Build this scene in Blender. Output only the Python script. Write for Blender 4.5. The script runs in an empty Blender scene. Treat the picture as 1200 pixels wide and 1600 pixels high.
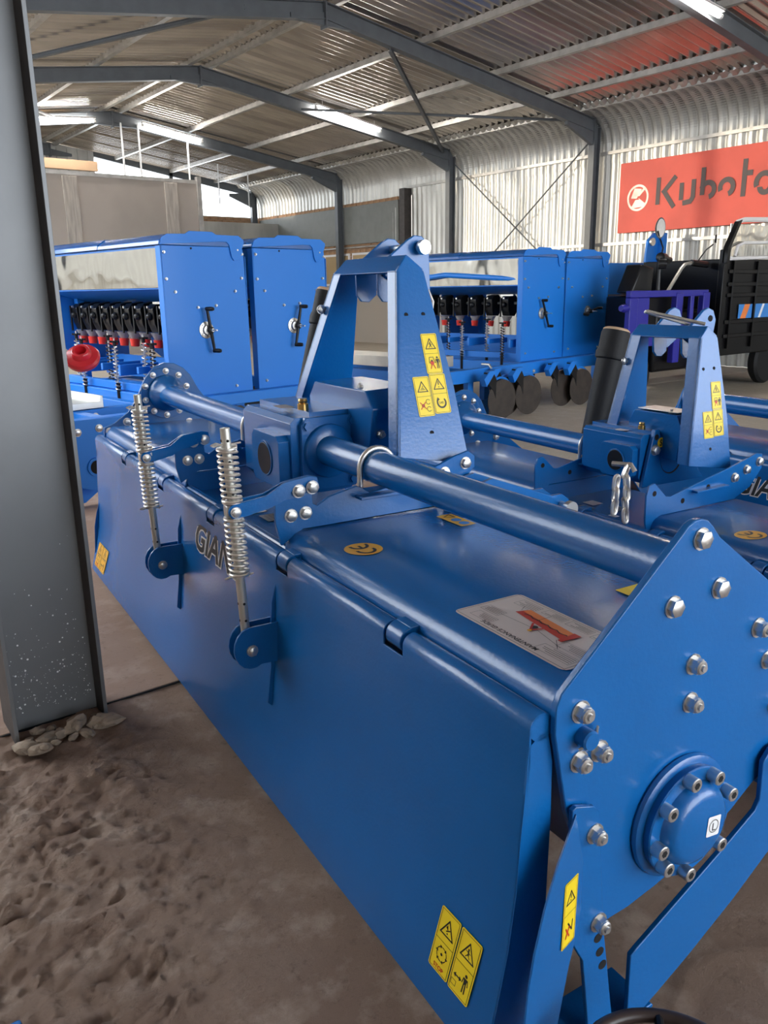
import bpy, bmesh, math, random
from mathutils import Vector, Matrix, noise
random.seed(7)
R = math.radians
PI = math.pi
scene = bpy.context.scene
COL = scene.collection

# ---------------------------------------------------------------- camera, sky, exposure
PITCH, ROLL, YAW = R(15.27), R(-0.825), R(37.3)
cp, sp, cr, sr = math.cos(PITCH), math.sin(PITCH), math.cos(ROLL), math.sin(ROLL)
fwd = Vector((0, cp, -sp)); up0 = Vector((0, sp, cp)); rt0 = Vector((1, 0, 0))
rt = cr * rt0 + sr * up0; up = -sr * rt0 + cr * up0
yawm = Matrix.Rotation(-YAW, 3, 'Z')
rt, up, fwd = yawm @ rt, yawm @ up, yawm @ fwd
cam = bpy.data.cameras.new('camera'); camo = bpy.data.objects.new('camera', cam); COL.objects.link(camo)
camo.matrix_world = Matrix(((rt.x, up.x, -fwd.x, 0), (rt.y, up.y, -fwd.y, 0), (rt.z, up.z, -fwd.z, 1.2), (0, 0, 0, 1)))
cam.sensor_fit = 'VERTICAL'; cam.sensor_height = 36; cam.lens = 1263 / 1600 * 36; cam.clip_start = 0.02
scene.camera = camo
scene.view_settings.view_transform = 'Standard'; scene.view_settings.look = 'None'
scene.view_settings.gamma = 1; scene.view_settings.use_curve_mapping = False
scene.view_settings.exposure = 1.15
w = bpy.data.worlds.new('sky'); scene.world = w; w.use_nodes = True
bg = w.node_tree.nodes['Background']; bg.inputs[0].default_value = (0.86, 0.93, 1.0, 1); bg.inputs[1].default_value = 3.6
sun = bpy.data.lights.new('sun', 'SUN'); sun.energy = 1.0; sun.angle = R(1.5); sun.color = (1, 0.86, 0.66)
suno = bpy.data.objects.new('sun', sun); COL.objects.link(suno)
suno.rotation_euler = Vector((1.0, -0.5, -0.045)).to_track_quat('-Z', 'Y').to_euler()

# ---------------------------------------------------------------- materials
MATS = {}
def mat(name, col, rough=0.5, metal=0.0, coat=0.0, bump=0.0, bdet=4, bscale=40.0, var=0.0, vscale=6.0, emit=0, trans=0.0, spec=0.5, col2=None, stretch=None, alpha=1):
    m = bpy.data.materials.new(name); m.use_nodes = True; nt = m.node_tree; b = nt.nodes['Principled BSDF']
    b.inputs['Base Color'].default_value = (*col, 1); b.inputs['Roughness'].default_value = rough
    b.inputs['Metallic'].default_value = metal; b.inputs['Coat Weight'].default_value = coat; b.inputs['Coat Roughness'].default_value = 0.08
    b.inputs['Specular IOR Level'].default_value = spec
    if trans: b.inputs['Transmission Weight'].default_value = trans
    if alpha < 1: b.inputs['Alpha'].default_value = alpha
    if emit:
        b.inputs['Emission Color'].default_value = (*col, 1); b.inputs['Emission Strength'].default_value = emit
    tc = nt.nodes.new('ShaderNodeTexCoord'); src = tc.outputs['Object']
    if stretch:
        mp = nt.nodes.new('ShaderNodeMapping'); mp.inputs['Scale'].default_value = stretch
        nt.links.new(src, mp.inputs[0]); src = mp.outputs[0]
    if var or col2:
        n = nt.nodes.new('ShaderNodeTexNoise'); n.inputs['Scale'].default_value = vscale; n.inputs['Detail'].default_value = 6
        nt.links.new(src, n.inputs[0])
        mx = nt.nodes.new('ShaderNodeMix'); mx.data_type = 'RGBA'
        cc = col2 or tuple(c * (1 - var) for c in col)
        mx.inputs[6].default_value = (*col, 1); mx.inputs[7].default_value = (*cc, 1)
        cr_ = nt.nodes.new('ShaderNodeValToRGB'); cr_.color_ramp.elements[0].position = 0.38; cr_.color_ramp.elements[1].position = 0.64
        nt.links.new(n.outputs[0], cr_.inputs[0]); nt.links.new(cr_.outputs[0], mx.inputs[0])
        nt.links.new(mx.outputs[2], b.inputs['Base Color'])
    if bump:
        n2 = nt.nodes.new('ShaderNodeTexNoise'); n2.inputs['Scale'].default_value = bscale; n2.inputs['Detail'].default_value = bdet
        nt.links.new(src, n2.inputs[0]); bp = nt.nodes.new('ShaderNodeBump'); bp.inputs['Strength'].default_value = bump
        bp.inputs['Distance'].default_value = 0.01
        nt.links.new(n2.outputs[0], bp.inputs['Height']); nt.links.new(bp.outputs[0], b.inputs['Normal'])
    MATS[name] = m; return m
blue = mat('tiller_blue_paint', (0.003, 0.118, 0.385), 0.27, coat=0.15, bump=0.06, bscale=120, var=0.1, vscale=3)
blue2 = mat('drill_blue_paint', (0.005, 0.185, 0.66), 0.5, coat=0.12, bump=0.03, bscale=60)
gloss = mat('gloss_black_paint', (0.003, 0.003, 0.004), 0.35, spec=0.22)
navy = mat('violet_blue_paint', (0.018, 0.018, 0.26), 0.35, spec=.4)
zinc = mat('zinc_plated_steel', (0.62, 0.60, 0.57), 0.34, metal=0.9, bump=0.05, bscale=300)
spring_m = mat('plated_spring_wire', (0.78, 0.73, 0.66), 0.36, metal=0.85)
alum = mat('aluminium', (0.68, 0.66, 0.6), 0.35, metal=0.8, var=0.15)
lidm = mat('darkened_glossy_lid_paint', (0.004, 0.10, 0.36), 0.16, coat=0.4, bump=0.15, bscale=3, bdet=1)  # drill blue darkened in its colour for the dark reflection on the lids
inox = mat('stainless_sheet', (0.72, 0.70, 0.66), 0.06, metal=1.0, bump=1.0, bscale=3.2, bdet=1)
steelrod = mat('pale_steel_rod', (0.58, 0.56, 0.50), 0.38, metal=0.75, bump=0.05, bscale=200)
black = mat('black_plastic', (0.009, 0.009, 0.010), 0.36, spec=0.3)
rubber = mat('black_rubber', (0.012, 0.012, 0.013), 0.6, spec=0.25, bump=0.1, bscale=80)
dark = mat('dark_hole', (0.003, 0.003, 0.004), 0.9)
brown = mat('dark_rust_disc', (0.035, 0.024, 0.018), 0.55, var=0.4, vscale=12)
red = mat('red_plastic', (0.75, 0.035, 0.02), 0.4)
redp = mat('red_paint', (0.62, 0.018, 0.03), 0.3, coat=0.4)
yellow = mat('yellow_sticker', (0.85, 0.62, 0.015), 0.4)
amber = mat('amber_sticker', (0.80, 0.42, 0.02), 0.4)
ink = mat('black_print', (0.01, 0.01, 0.01), 0.45)
inkr = mat('red_print', (0.55, 0.03, 0.01), 0.45)
inko = mat('orange_print', (0.8, 0.22, 0.05), 0.45)
inkb = mat('blue_print', (0.04, 0.22, 0.6), 0.45)
white = mat('white_print', (0.8, 0.8, 0.8), 0.45)
cream = mat('cream_sticker', (0.68, 0.60, 0.56), 0.35)
brass = mat('brass', (0.55, 0.35, 0.12), 0.3, metal=1)
tan = mat('tan_cap', (0.5, 0.33, 0.2), 0.6)
galv = mat('galvanised_wall_sheet', (0.60, 0.585, 0.54), 0.42, metal=0.55, var=0.28, vscale=2.2, stretch=(1, 1, 0.35))
galvr = mat('galvanised_roof_sheet', (0.68, 0.64, 0.60), 0.27, metal=0.85, var=0.35, vscale=1.6, stretch=(0.4, 1.6, 1))
frame_m = mat('grey_frame_paint', (0.105, 0.115, 0.125), 0.5, var=0.15)
colm = mat('grey_column_paint', (0.18, 0.186, 0.192), 0.42, var=0.12, vscale=3, bump=0.15, bscale=8, metal=0.2)
coledge = mat('dark_worn_steel_edge', (0.06, 0.05, 0.045), 0.6, var=0.3, vscale=14)
purl = mat('galvanised_purlin', (0.5, 0.48, 0.45), 0.4, metal=0.5, var=0.25)
board = mat('taupe_partition_board', (0.40, 0.35, 0.31), 0.7, var=0.12, vscale=1.2)
board2 = mat('partition_batten', (0.48, 0.43, 0.38), 0.7, var=0.3, vscale=4, stretch=(6, 1, 0.6))
grey = mat('slate_grey_panel', (0.19, 0.195, 0.18), 0.6, var=0.1)
brick_m = mat('brick_face', (0.42, 0.24, 0.13), 0.85, var=0.4, vscale=5)
mortar = mat('mortar', (0.36, 0.31, 0.26), 0.9)
signred = mat('faded_red_sign', (0.66, 0.085, 0.055), 0.6, var=0.15, vscale=1.5)
signdk = mat('sign_lettering', (0.07, 0.05, 0.05), 0.6)
silver = mat('sign_silver', (0.33, 0.30, 0.27), 0.4, metal=0.5, var=0.3)
tube_m = mat('fluorescent_tube', (1.0, 0.95, 0.88), 0.5, emit=70)
hazew = mat('white_painted_steel', (0.75, 0.73, 0.72), 0.45)
rock_m = mat('pale_broken_concrete', (0.36, 0.28, 0.21), 0.9, var=0.4, vscale=20, bump=0.5, bscale=60)
clear = mat('smoky_clear_plastic', (0.35, 0.33, 0.33), 0.25, alpha=0.75)
ply = mat('tan_board', (0.40, 0.28, 0.14), 0.7)

def floor_mat(name, c1, c2, c3, bstr):
    m = bpy.data.materials.new(name); m.use_nodes = True; nt = m.node_tree; b = nt.nodes['Principled BSDF']; L = nt.links.new
    tc = nt.nodes.new('ShaderNodeNewGeometry')
    def nz(s, d=8, r=0.6):
        n = nt.nodes.new('ShaderNodeTexNoise'); n.inputs['Scale'].default_value = s; n.inputs['Detail'].default_value = d
        n.inputs['Roughness'].default_value = r; L(tc.outputs['Position'], n.inputs[0]); return n
    def ramp(n, a, bb):
        q = nt.nodes.new('ShaderNodeValToRGB'); q.color_ramp.elements[0].position = a; q.color_ramp.elements[1].position = bb
        L(n.outputs[0], q.inputs[0]); return q
    def mix(f, a, bb):
        q = nt.nodes.new('ShaderNodeMix'); q.data_type = 'RGBA'
        L(f.outputs[0], q.inputs[0])
        for k, v in ((6, a), (7, bb)):
            if isinstance(v, tuple): q.inputs[k].default_value = (*v, 1)
            else: L(v.outputs[2], q.inputs[k])
        return q
    m1 = mix(ramp(nz(1.7), 0.35, 0.65), c1, c2)
    m2 = mix(ramp(nz(7.5), 0.5, 0.72), m1, c3)
    m3 = mix(ramp(nz(34, 10, 0.75), 0.56, 0.8), m2, tuple(c * 0.45 for c in c1))
    L(m3.outputs[2], b.inputs['Base Color']); b.inputs['Roughness'].default_value = 0.8
    n2 = nz(22, 14, 0.80); bp = nt.nodes.new('ShaderNodeBump'); bp.inputs['Strength'].default_value = bstr; bp.inputs['Distance'].default_value = 0.024
    L(n2.outputs[0], bp.inputs['Height']); L(bp.outputs[0], b.inputs['Normal'])
    return m
earth = floor_mat('brown_earth_floor', (0.31, 0.19, 0.13), (0.43, 0.29, 0.21), (0.60, 0.45, 0.35), 1.0)
slabm = floor_mat('brown_stained_concrete', (0.24, 0.145, 0.098), (0.29, 0.19, 0.135), (0.35, 0.245, 0.185), 0.2)
slabp = floor_mat('pale_concrete', (0.38, 0.32, 0.25), (0.43, 0.37, 0.29), (0.47, 0.41, 0.33), 0.06)

# ---------------------------------------------------------------- mesh builder
def rotcw(a): return Matrix.Rotation(-a, 3, 'Z')
WARP = None          # current frame: function measured coords -> root-local coords
class M:
    def __init__(s, *mats): s.bm = bmesh.new(); s.mats = list(mats) or [blue]; s.mi = 0
    def use(s, m):
        if m not in s.mats: s.mats.append(m)
        s.mi = s.mats.index(m); return s
    def face(s, vs):
        try: f = s.bm.faces.new(vs); f.material_index = s.mi; return f
        except ValueError: return None
    def add(s, pts, faces):
        v = [s.bm.verts.new(p) for p in pts]
        for f in faces: s.face([v[i] for i in f])
        return s
    def box(s, x0, x1, y0, y1, z0, z1):
        return s.add([(x, y, z) for z in (z0, z1) for y in (y0, y1) for x in (x0, x1)],
            [(0, 2, 3, 1), (4, 5, 7, 6), (0, 1, 5, 4), (2, 6, 7, 3), (0, 4, 6, 2), (1, 3, 7, 5)])
    def prism(s, pts, axis, a, b):
        def P(p, t):
            if axis == 'y': return (p[0], t, p[1])
            if axis == 'x': return (t, p[0], p[1])
            return (p[0], p[1], t)
        n = len(pts)
        return s.add([P(p, a) for p in pts] + [P(p, b) for p in pts],
            [tuple(range(n)), tuple(range(2 * n - 1, n - 1, -1))] + [(i, i + n, (i + 1) % n + n, (i + 1) % n) for i in range(n)])
    def loft(s, A, B):
        n = len(A)
        return s.add(list(A) + list(B), [tuple(range(n)), tuple(range(2 * n - 1, n - 1, -1))] + [(i, i + n, (i + 1) % n + n, (i + 1) % n) for i in range(n)])
    def sheet(s, prof, y0, y1, t=0.005):
        n = len(prof); off = []
        for i, p in enumerate(prof):
            a = prof[max(0, i - 1)]; b = prof[min(n - 1, i + 1)]
            dx, dz = b[0] - a[0], b[1] - a[1]; l = math.hypot(dx, dz) or 1
            off.append((p[0] + dz / l * t, p[1] - dx / l * t))
        pts = list(prof) + off
        F = []; V = [(p[0], y, p[1]) for y in (y0, y1) for p in pts]; m = 2 * n
        for i in range(n - 1):
            F += [(i, i + 1, m + i + 1, m + i), (n + i, m + n + i, m + n + i + 1, n + i + 1), (i, n + i, n + i + 1, i + 1), (m + i, m + i + 1, m + n + i + 1, m + n + i)]
        F += [(0, m, m + n, n), (n - 1, 2 * n - 1, m + 2 * n - 1, m + n - 1)]
        return s.add(V, F)
    def turned(s, p0, d, prof, seg=16):
        p0 = Vector(p0); d = Vector(d).normalized(); q = d.to_track_quat('Z', 'Y')
        rings = []
        for t, r in prof:
            rings.append([s.bm.verts.new(p0 + d * t + q @ Vector((r * math.cos(2 * PI * k / seg), r * math.sin(2 * PI * k / seg), 0))) for k in range(seg)])
        for a, b in zip(rings, rings[1:]):
            for k in range(seg): s.face([a[k], a[(k + 1) % seg], b[(k + 1) % seg], b[k]])
        s.face(rings[0][::-1]); s.face(rings[-1]); return s
    def cyl(s, p0, p1, r, seg=16, r2=None):
        d = Vector(p1) - Vector(p0); return s.turned(p0, d, [(0, r), (d.length, r if r2 is None else r2)], seg)
    def tube(s, path, r, seg=8, closed=False):
        P = [Vector(p) for p in path]; n = len(P); rings = []; nrm = None
        for i in range(n):
            if closed: t = P[(i + 1) % n] - P[i - 1]
            else: t = P[min(n - 1, i + 1)] - P[max(0, i - 1)]
            t.normalize()
            if nrm is None: nrm = t.orthogonal().normalized()
            nrm = (nrm - t * nrm.dot(t)).normalized(); bn = t.cross(nrm)
            rings.append([s.bm.verts.new(P[i] + (nrm * math.cos(2 * PI * k / seg) + bn * math.sin(2 * PI * k / seg)) * r) for k in range(seg)])
        pr = list(zip(rings, rings[1:])) + ([(rings[-1], rings[0])] if closed else [])
        for a, b in pr:
            for k in range(seg): s.face([a[k], a[(k + 1) % seg], b[(k + 1) % seg], b[k]])
        if not closed: s.face(rings[0][::-1]); s.face(rings[-1])
        return s
    def build(s, name, parent=None, bev=0, smooth=True, warp=True, seg=2):
        if warp and WARP:
            for v in s.bm.verts: v.co = WARP(v.co)
        bmesh.ops.recalc_face_normals(s.bm, faces=s.bm.faces)
        me = bpy.data.meshes.new(name); s.bm.to_mesh(me); s.bm.free()
        for m in s.mats: me.materials.append(m)
        if smooth:
            me.polygons.foreach_set('use_smooth', [True] * len(me.polygons)); me.set_sharp_from_angle(angle=R(38))
        o = bpy.data.objects.new(name, me); COL.objects.link(o)
        if parent: o.parent = parent
        if bev:
            b = o.modifiers.new('bevel', 'BEVEL'); b.width = bev; b.segments = seg; b.limit_method = 'ANGLE'; b.angle_limit = R(40); b.harden_normals = False
        return o
def tag(o, label, cat, group=None, kind=None):
    if label: o['label'] = label
    if cat: o['category'] = cat
    if group: o['group'] = group
    if kind: o['kind'] = kind
    return o
def empty(name, loc, rz=0):
    o = bpy.data.objects.new(name, None); COL.objects.link(o); o.location = loc; o.rotation_euler = (0, 0, rz); o.empty_display_size = 0.1; return o
def struct(o): o['kind'] = 'structure'; return o
def inst(name, me, parent, loc, d=None, sc=1.0, rot=None):
    o = bpy.data.objects.new(name, me); COL.objects.link(o); o.parent = parent
    l = Vector(loc); o.location = WARP(l) if WARP else l
    if d is not None: o.rotation_euler = Vector(d).to_track_quat('Z', 'Y').to_euler()
    if rot: o.rotation_euler = rot
    o.scale = (sc, sc, sc); return o

# shared small meshes (z axis points out of the surface)
def proto(mb, name):
    global WARP
    k = WARP; WARP = None; o = mb.build(name); WARP = k; me = o.data; bpy.data.objects.remove(o); return me
HEX = proto(M(zinc).turned((0, 0, 0), (0, 0, 1), [(0, .0155), (.002, .0155)], 14).turned((0, 0, .002), (0, 0, 1), [(0, .0125), (.008, .0125), (.0095, .010)], 6), 'hex_bolt_mesh')
NUT = proto(M(zinc).turned((0, 0, 0), (0, 0, 1), [(0, .0175), (.002, .0175)], 14).turned((0, 0, .002), (0, 0, 1), [(0, .0135), (.012, .0135)], 6)
    .turned((0, 0, .014), (0, 0, 1), [(0, .0118), (.003, .0118), (.0055, .0095), (.0055, .0065)], 14).turned((0, 0, .014), (0, 0, 1), [(0, .006), (.009, .0055)], 10), 'lock_nut_mesh')
_s = M(zinc).turned((0, 0, 0), (0, 0, 1), [(0, .0095), (.014, .0095), (.015, .0085)], 16)
SOCK = proto(_s.use(dark).turned((0, 0, .0145), (0, 0, 1), [(0, .005), (.0008, .005)], 6), 'socket_bolt_mesh')
BBOLT = proto(M(blue).turned((0, 0, 0), (0, 0, 1), [(0, .014), (.002, .014)], 12).turned((0, 0, .002), (0, 0, 1), [(0, .0115), (.008, .0115)], 6), 'painted_bolt_mesh')
SMALL = proto(M(zinc).turned((0, 0, 0), (0, 0, 1), [(0, .016), (.004, .016), (.012, .012), (.012, .008), (.022, .008)], 8), 'panel_bolt_mesh')
def bolts(parent, kind, pts, d, sc=1.0, name='bolt', label=None):
    for p in pts:
        o = inst(name, kind, parent, p, d, sc)
        if label: o['label'] = label
def holes(parent, pts, y, r=.006):
    mb = M(dark)
    for x, z in pts: mb.cyl((x, y - .0006, z), (x, y + .001, z), r, 12)
    return mb.build('bolt_holes', parent)

# ---------------------------------------------------------------- flat print
class Canvas:
    """a sticker: O corner, U along its width, V up its height, both in metres"""
    def __init__(s, O, U, V, mats=(yellow,), curve=None):
        s.O, s.U, s.V = Vector(O), Vector(U), Vector(V); s.w, s.h = s.U.length, s.V.length
        s.u, s.v = s.U.normalized(), s.V.normalized(); s.n = s.u.cross(s.v).normalized(); s.v = s.V.normalized()
        s.k = 0; s.j = 0; s.step = 6e-6; s.m = M(*mats)
    def P(s, x, y): return s.O + s.u * x + s.v * y + s.n * (.0012 + .00035 * s.k + s.j * s.step)
    def poly(s, pts, m):
        s.j = (s.j + 1) % 50; s.m.use(m); s.m.face([s.m.bm.verts.new(s.P(*p)) for p in pts]); return s
    def up(s): s.k += 1; return s
    def rect(s, x0, y0, x1, y1, m, r=0):
        if not r: return s.poly([(x0, y0), (x1, y0), (x1, y1), (x0, y1)], m)
        pts = []
        for cx, cy, a in ((x1 - r, y0 + r, -90), (x1 - r, y1 - r, 0), (x0 + r, y1 - r, 90), (x0 + r, y0 + r, 180)):
            pts += [(cx + r * math.cos(R(a + t)), cy + r * math.sin(R(a + t))) for t in (0, 30, 60, 90)]
        return s.poly(pts, m)
    def line(s, pts, t, m, closed=False):
        if closed: pts = list(pts) + [pts[0]]
        for a, b in zip(pts, pts[1:]):
            dx, dy = b[0] - a[0], b[1] - a[1]; l = math.hypot(dx, dy) or 1; nx, ny = -dy / l * t / 2, dx / l * t / 2; ex, ey = dx / l * t / 2, dy / l * t / 2
            s.poly([(a[0] - ex + nx, a[1] - ey + ny), (a[0] - ex - nx, a[1] - ey - ny), (b[0] + ex - nx, b[1] + ey - ny), (b[0] + ex + nx, b[1] + ey + ny)], m)
        return s
    def arc(s, cx, cy, r, a0, a1, t, m, n=14):
        for i in range(n):
            p, q = R(a0 + (a1 - a0) * i / n), R(a0 + (a1 - a0) * (i + 1) / n)
            s.poly([(cx + (r - t / 2) * math.cos(p), cy + (r - t / 2) * math.sin(p)), (cx + (r + t / 2) * math.cos(p), cy + (r + t / 2) * math.sin(p)),
                    (cx + (r + t / 2) * math.cos(q), cy + (r + t / 2) * math.sin(q)), (cx + (r - t / 2) * math.cos(q), cy + (r - t / 2) * math.sin(q))], m)
        return s
    def disc(s, cx, cy, r, m, n=18, ry=None):
        return s.poly([(cx + r * math.cos(2 * PI * i / n), cy + (ry or r) * math.sin(2 * PI * i / n)) for i in range(n)], m)
    def text(s, txt, x, y, size, m, rot=0, bold=0.0, shear=0.0, squash=1.0):
        c = bpy.data.curves.new('t', 'FONT'); c.body = txt; c.size = size; c.offset = bold * size; c.shear = shear; c.resolution_u = 3
        o = bpy.data.objects.new('t', c); me = bpy.data.meshes.new_from_object(o)
        s.m.use(m); cs, sn = math.cos(R(rot)), math.sin(R(rot)); vs = []
        for v in me.vertices:
            a, b = v.co.x * squash, v.co.y
            vs.append(s.m.bm.verts.new(s.P(x + a * cs - b * sn, y + a * sn + b * cs)))
        for p in me.polygons: s.m.face([vs[i] for i in p.vertices])
        bpy.data.objects.remove(o); bpy.data.curves.remove(c); bpy.data.meshes.remove(me); return s
    def build(s, name, parent, label=None):
        o = s.m.build(name, parent, smooth=False)
        # keep the print facing outwards
        me = o.data
        for p in me.polygons: pass
        if label: o['label'] = label
        return o
def tri(c, cx, cy, a, t, m=ink):
    pts = [(cx - a / 2, cy - a * .42), (cx + a / 2, cy - a * .42), (cx, cy + a * .45)]
    c.line(pts, t, m, True)
def man(c, cx, cy, h, m=ink):
    c.disc(cx, cy + h * .42, h * .09, m); c.poly([(cx - h * .13, cy + h * .3), (cx + h * .13, cy + h * .3), (cx + h * .09, cy - .02 * h), (cx - h * .09, cy - .02 * h)], m)
    c.line([(cx - h * .14, cy + h * .27), (cx - h * .2, cy)], h * .06, m); c.line([(cx + h * .14, cy + h * .27), (cx + h * .2, cy)], h * .06, m)
    c.line([(cx - h * .06, cy), (cx - h * .08, cy - h * .45)], h * .08, m); c.line([(cx + h * .06, cy), (cx + h * .08, cy - h * .45)], h * .08, m)
def warn(c, x, y, w, h, top, low, bgm=yellow):
    c.k = 0; c.rect(x, y, x + w, y + h, bgm, w * .08); c.up()
    t = w * .018
    i = w * .06; c.line([(x + i, y + i), (x + w - i, y + i), (x + w - i, y + h - i), (x + i, y + h - i)], t, ink, True)
    c.line([(x + i, y + h * .5), (x + w - i, y + h * .5)], t, ink)
    cx, ty, ly = x + w / 2, y + h * .74, y + h * .27
    tri(c, cx, ty, w * .62, w * .05)
    if top == '!': c.line([(cx, ty - w * .02), (cx, ty + w * .13)], w * .05, ink); c.disc(cx, ty - w * .15, w * .03, ink)
    elif top == 'hand': c.poly([(cx - w * .1, ty + w * .02), (cx - w * .03, ty + w * .12), (cx + w * .02, ty - w * .06)], ink); c.line([(cx - w * .05, ty - w * .1), (cx + w * .1, ty)], w * .04, ink); c.disc(cx + .01 * w, ty - w * .16, w * .03, ink)
    elif top == 'body': c.disc(cx, ty + w * .08, w * .035, ink); c.line([(cx, ty + w * .04), (cx + w * .02, ty - w * .1)], w * .06, ink); c.line([(cx - w * .1, ty), (cx + w * .1, ty - w * .03)], w * .03, ink); c.line([(cx, ty - w * .08), (cx - w * .08, ty - w * .19)], w * .03, ink); c.line([(cx, ty - w * .08), (cx + w * .09, ty - w * .19)], w * .03, ink)
    elif top == 'rotor': c.line([(cx - w * .14, ty - w * .15), (cx + w * .14, ty - w * .15)], w * .03, ink); [c.disc(cx + k * w * .06, ty - w * .09, w * .025, ink) for k in (-1, 0, 1)]; c.line([(cx, ty - w * .05), (cx + w * .05, ty + w * .05)], w * .03, ink)
    if low == 'stop':
        for k in range(6):
            a = k * 60; c.arc(cx, ly + h * .04, w * .24, a, a + 38, w * .03, ink, 4)
            ca, sa = math.cos(R(a)), math.sin(R(a)); px, py = cx + w * .24 * ca, ly + h * .04 + w * .24 * sa
            c.poly([(px + w * .07 * ca, py + w * .07 * sa), (px - w * .06 * ca, py - w * .06 * sa), (px + w * .09 * sa, py - w * .09 * ca)], ink)
        c.disc(cx, ly + h * .04, w * .05, ink); c.text('STOP', x + w * .24, y + h * .055, w * .21, inkr, bold=.01)
    elif low == 'away':
        man(c, x + w * .68, ly, h * .3); c.line([(x + w * .2, ly), (x + w * .45, ly)], w * .05, ink)
        c.poly([(x + w * .13, ly), (x + w * .24, ly + w * .09), (x + w * .24, ly - w * .09)], ink); c.poly([(x + w * .52, ly), (x + w * .41, ly + w * .09), (x + w * .41, ly - w * .09)], ink)
        c.line([(x + w * .1, y + h * .1), (x + w * .32, y + h * .1), (x + w * .32, y + h * .18), (x + w * .1, y + h * .18)], t, ink, True)
    elif low == 'ring':
        c.arc(cx, ly, w * .26, -225, 45, w * .09, ink, 16); c.poly([(cx - w * .3, ly + w * .1), (cx - w * .08, ly + w * .16), (cx - w * .2, ly + w * .3)], ink); c.text('540', cx - w * .16, ly - w * .07, w * .19, ink)
    elif low == 'cross':
        c.disc(cx - w * .14, ly, w * .09, ink); c.up(); c.line([(cx - w * .3, ly - w * .17), (cx + w * .02, ly + w * .17)], w * .05, inkr); c.line([(cx - w * .3, ly + w * .17), (cx + w * .02, ly - w * .17)], w * .05, inkr)
        c.arc(cx + w * .2, ly + h * .09, w * .13, 30, 330, w * .025, ink, 10); c.arc(cx + w * .2, ly - h * .09, w * .13, 30, 330, w * .025, ink, 10)
    elif low == 'tractor':
        c.line([(cx - w * .25, ly), (cx - w * .2, ly + h * .14), (cx + w * .04, ly + h * .14), (cx + w * .1, ly)], w * .035, ink); man(c, cx + w * .28, ly, h * .3)
        c.up(); c.disc(cx - w * .08, ly + .0 * h, w * .12, inkr); c.line([(cx - w * .2, ly - h * .14), (cx - w * .06, ly), (cx + w * .08, ly - h * .14)], w * .05, inkr)
        c.up(); c.disc(cx - w * .08, ly + h * .05, w * .05, ink)
    elif low == 'foot':
        c.line([(cx - w * .1, ly + h * .08), (cx + w * .2, ly - h * .06)], w * .07, ink); c.line([(cx + w * .2, ly - h * .06), (cx + w * .24, ly + h * .08)], w * .05, ink)
        c.up(); c.line([(cx - w * .25, ly - h * .12), (cx + w * .0, ly + h * .02)], w * .07, inkr); c.line([(cx - w * .25, ly + h * .02), (cx, ly - h * .12)], w * .07, inkr)
def logo_text(c, x, y, size, m1=white, m2=ink):
    c.text('GIANT', x, y, size, m1, bold=.062, shear=.28, squash=1.05); c.up(); c.up(); c.text('GIANT', x, y, size, m2, bold=.022, shear=.28, squash=1.05)
def ce(c, r):
    c.k = 0; c.disc(r, r, r, amber, 32); c.up()
    c.arc(r * .72, r, r * .46, 75, 285, r * .17, ink, 12); c.arc(r * 1.52, r, r * .46, 75, 285, r * .17, ink, 12); c.line([(r * 1.08, r), (r * 1.46, r)], r * .15, ink)

# ================================================================ THE SHED
XW, XR, ZR, ZE = 12.0, 6.4, 4.80, 4.02        # right wall, ridge, ridge and eave height of the sheets
XL = 0.55                                     # left column line
FR = [-5.3, -1.6, 2.3, 5.9, 9.5, 13.1, 17.1, 21.3]
def roofz(x): return ZR - (ZR - ZE) * abs(x - XR) / (XW - XR)
YN, YF = -6.2, 21.9

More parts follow.
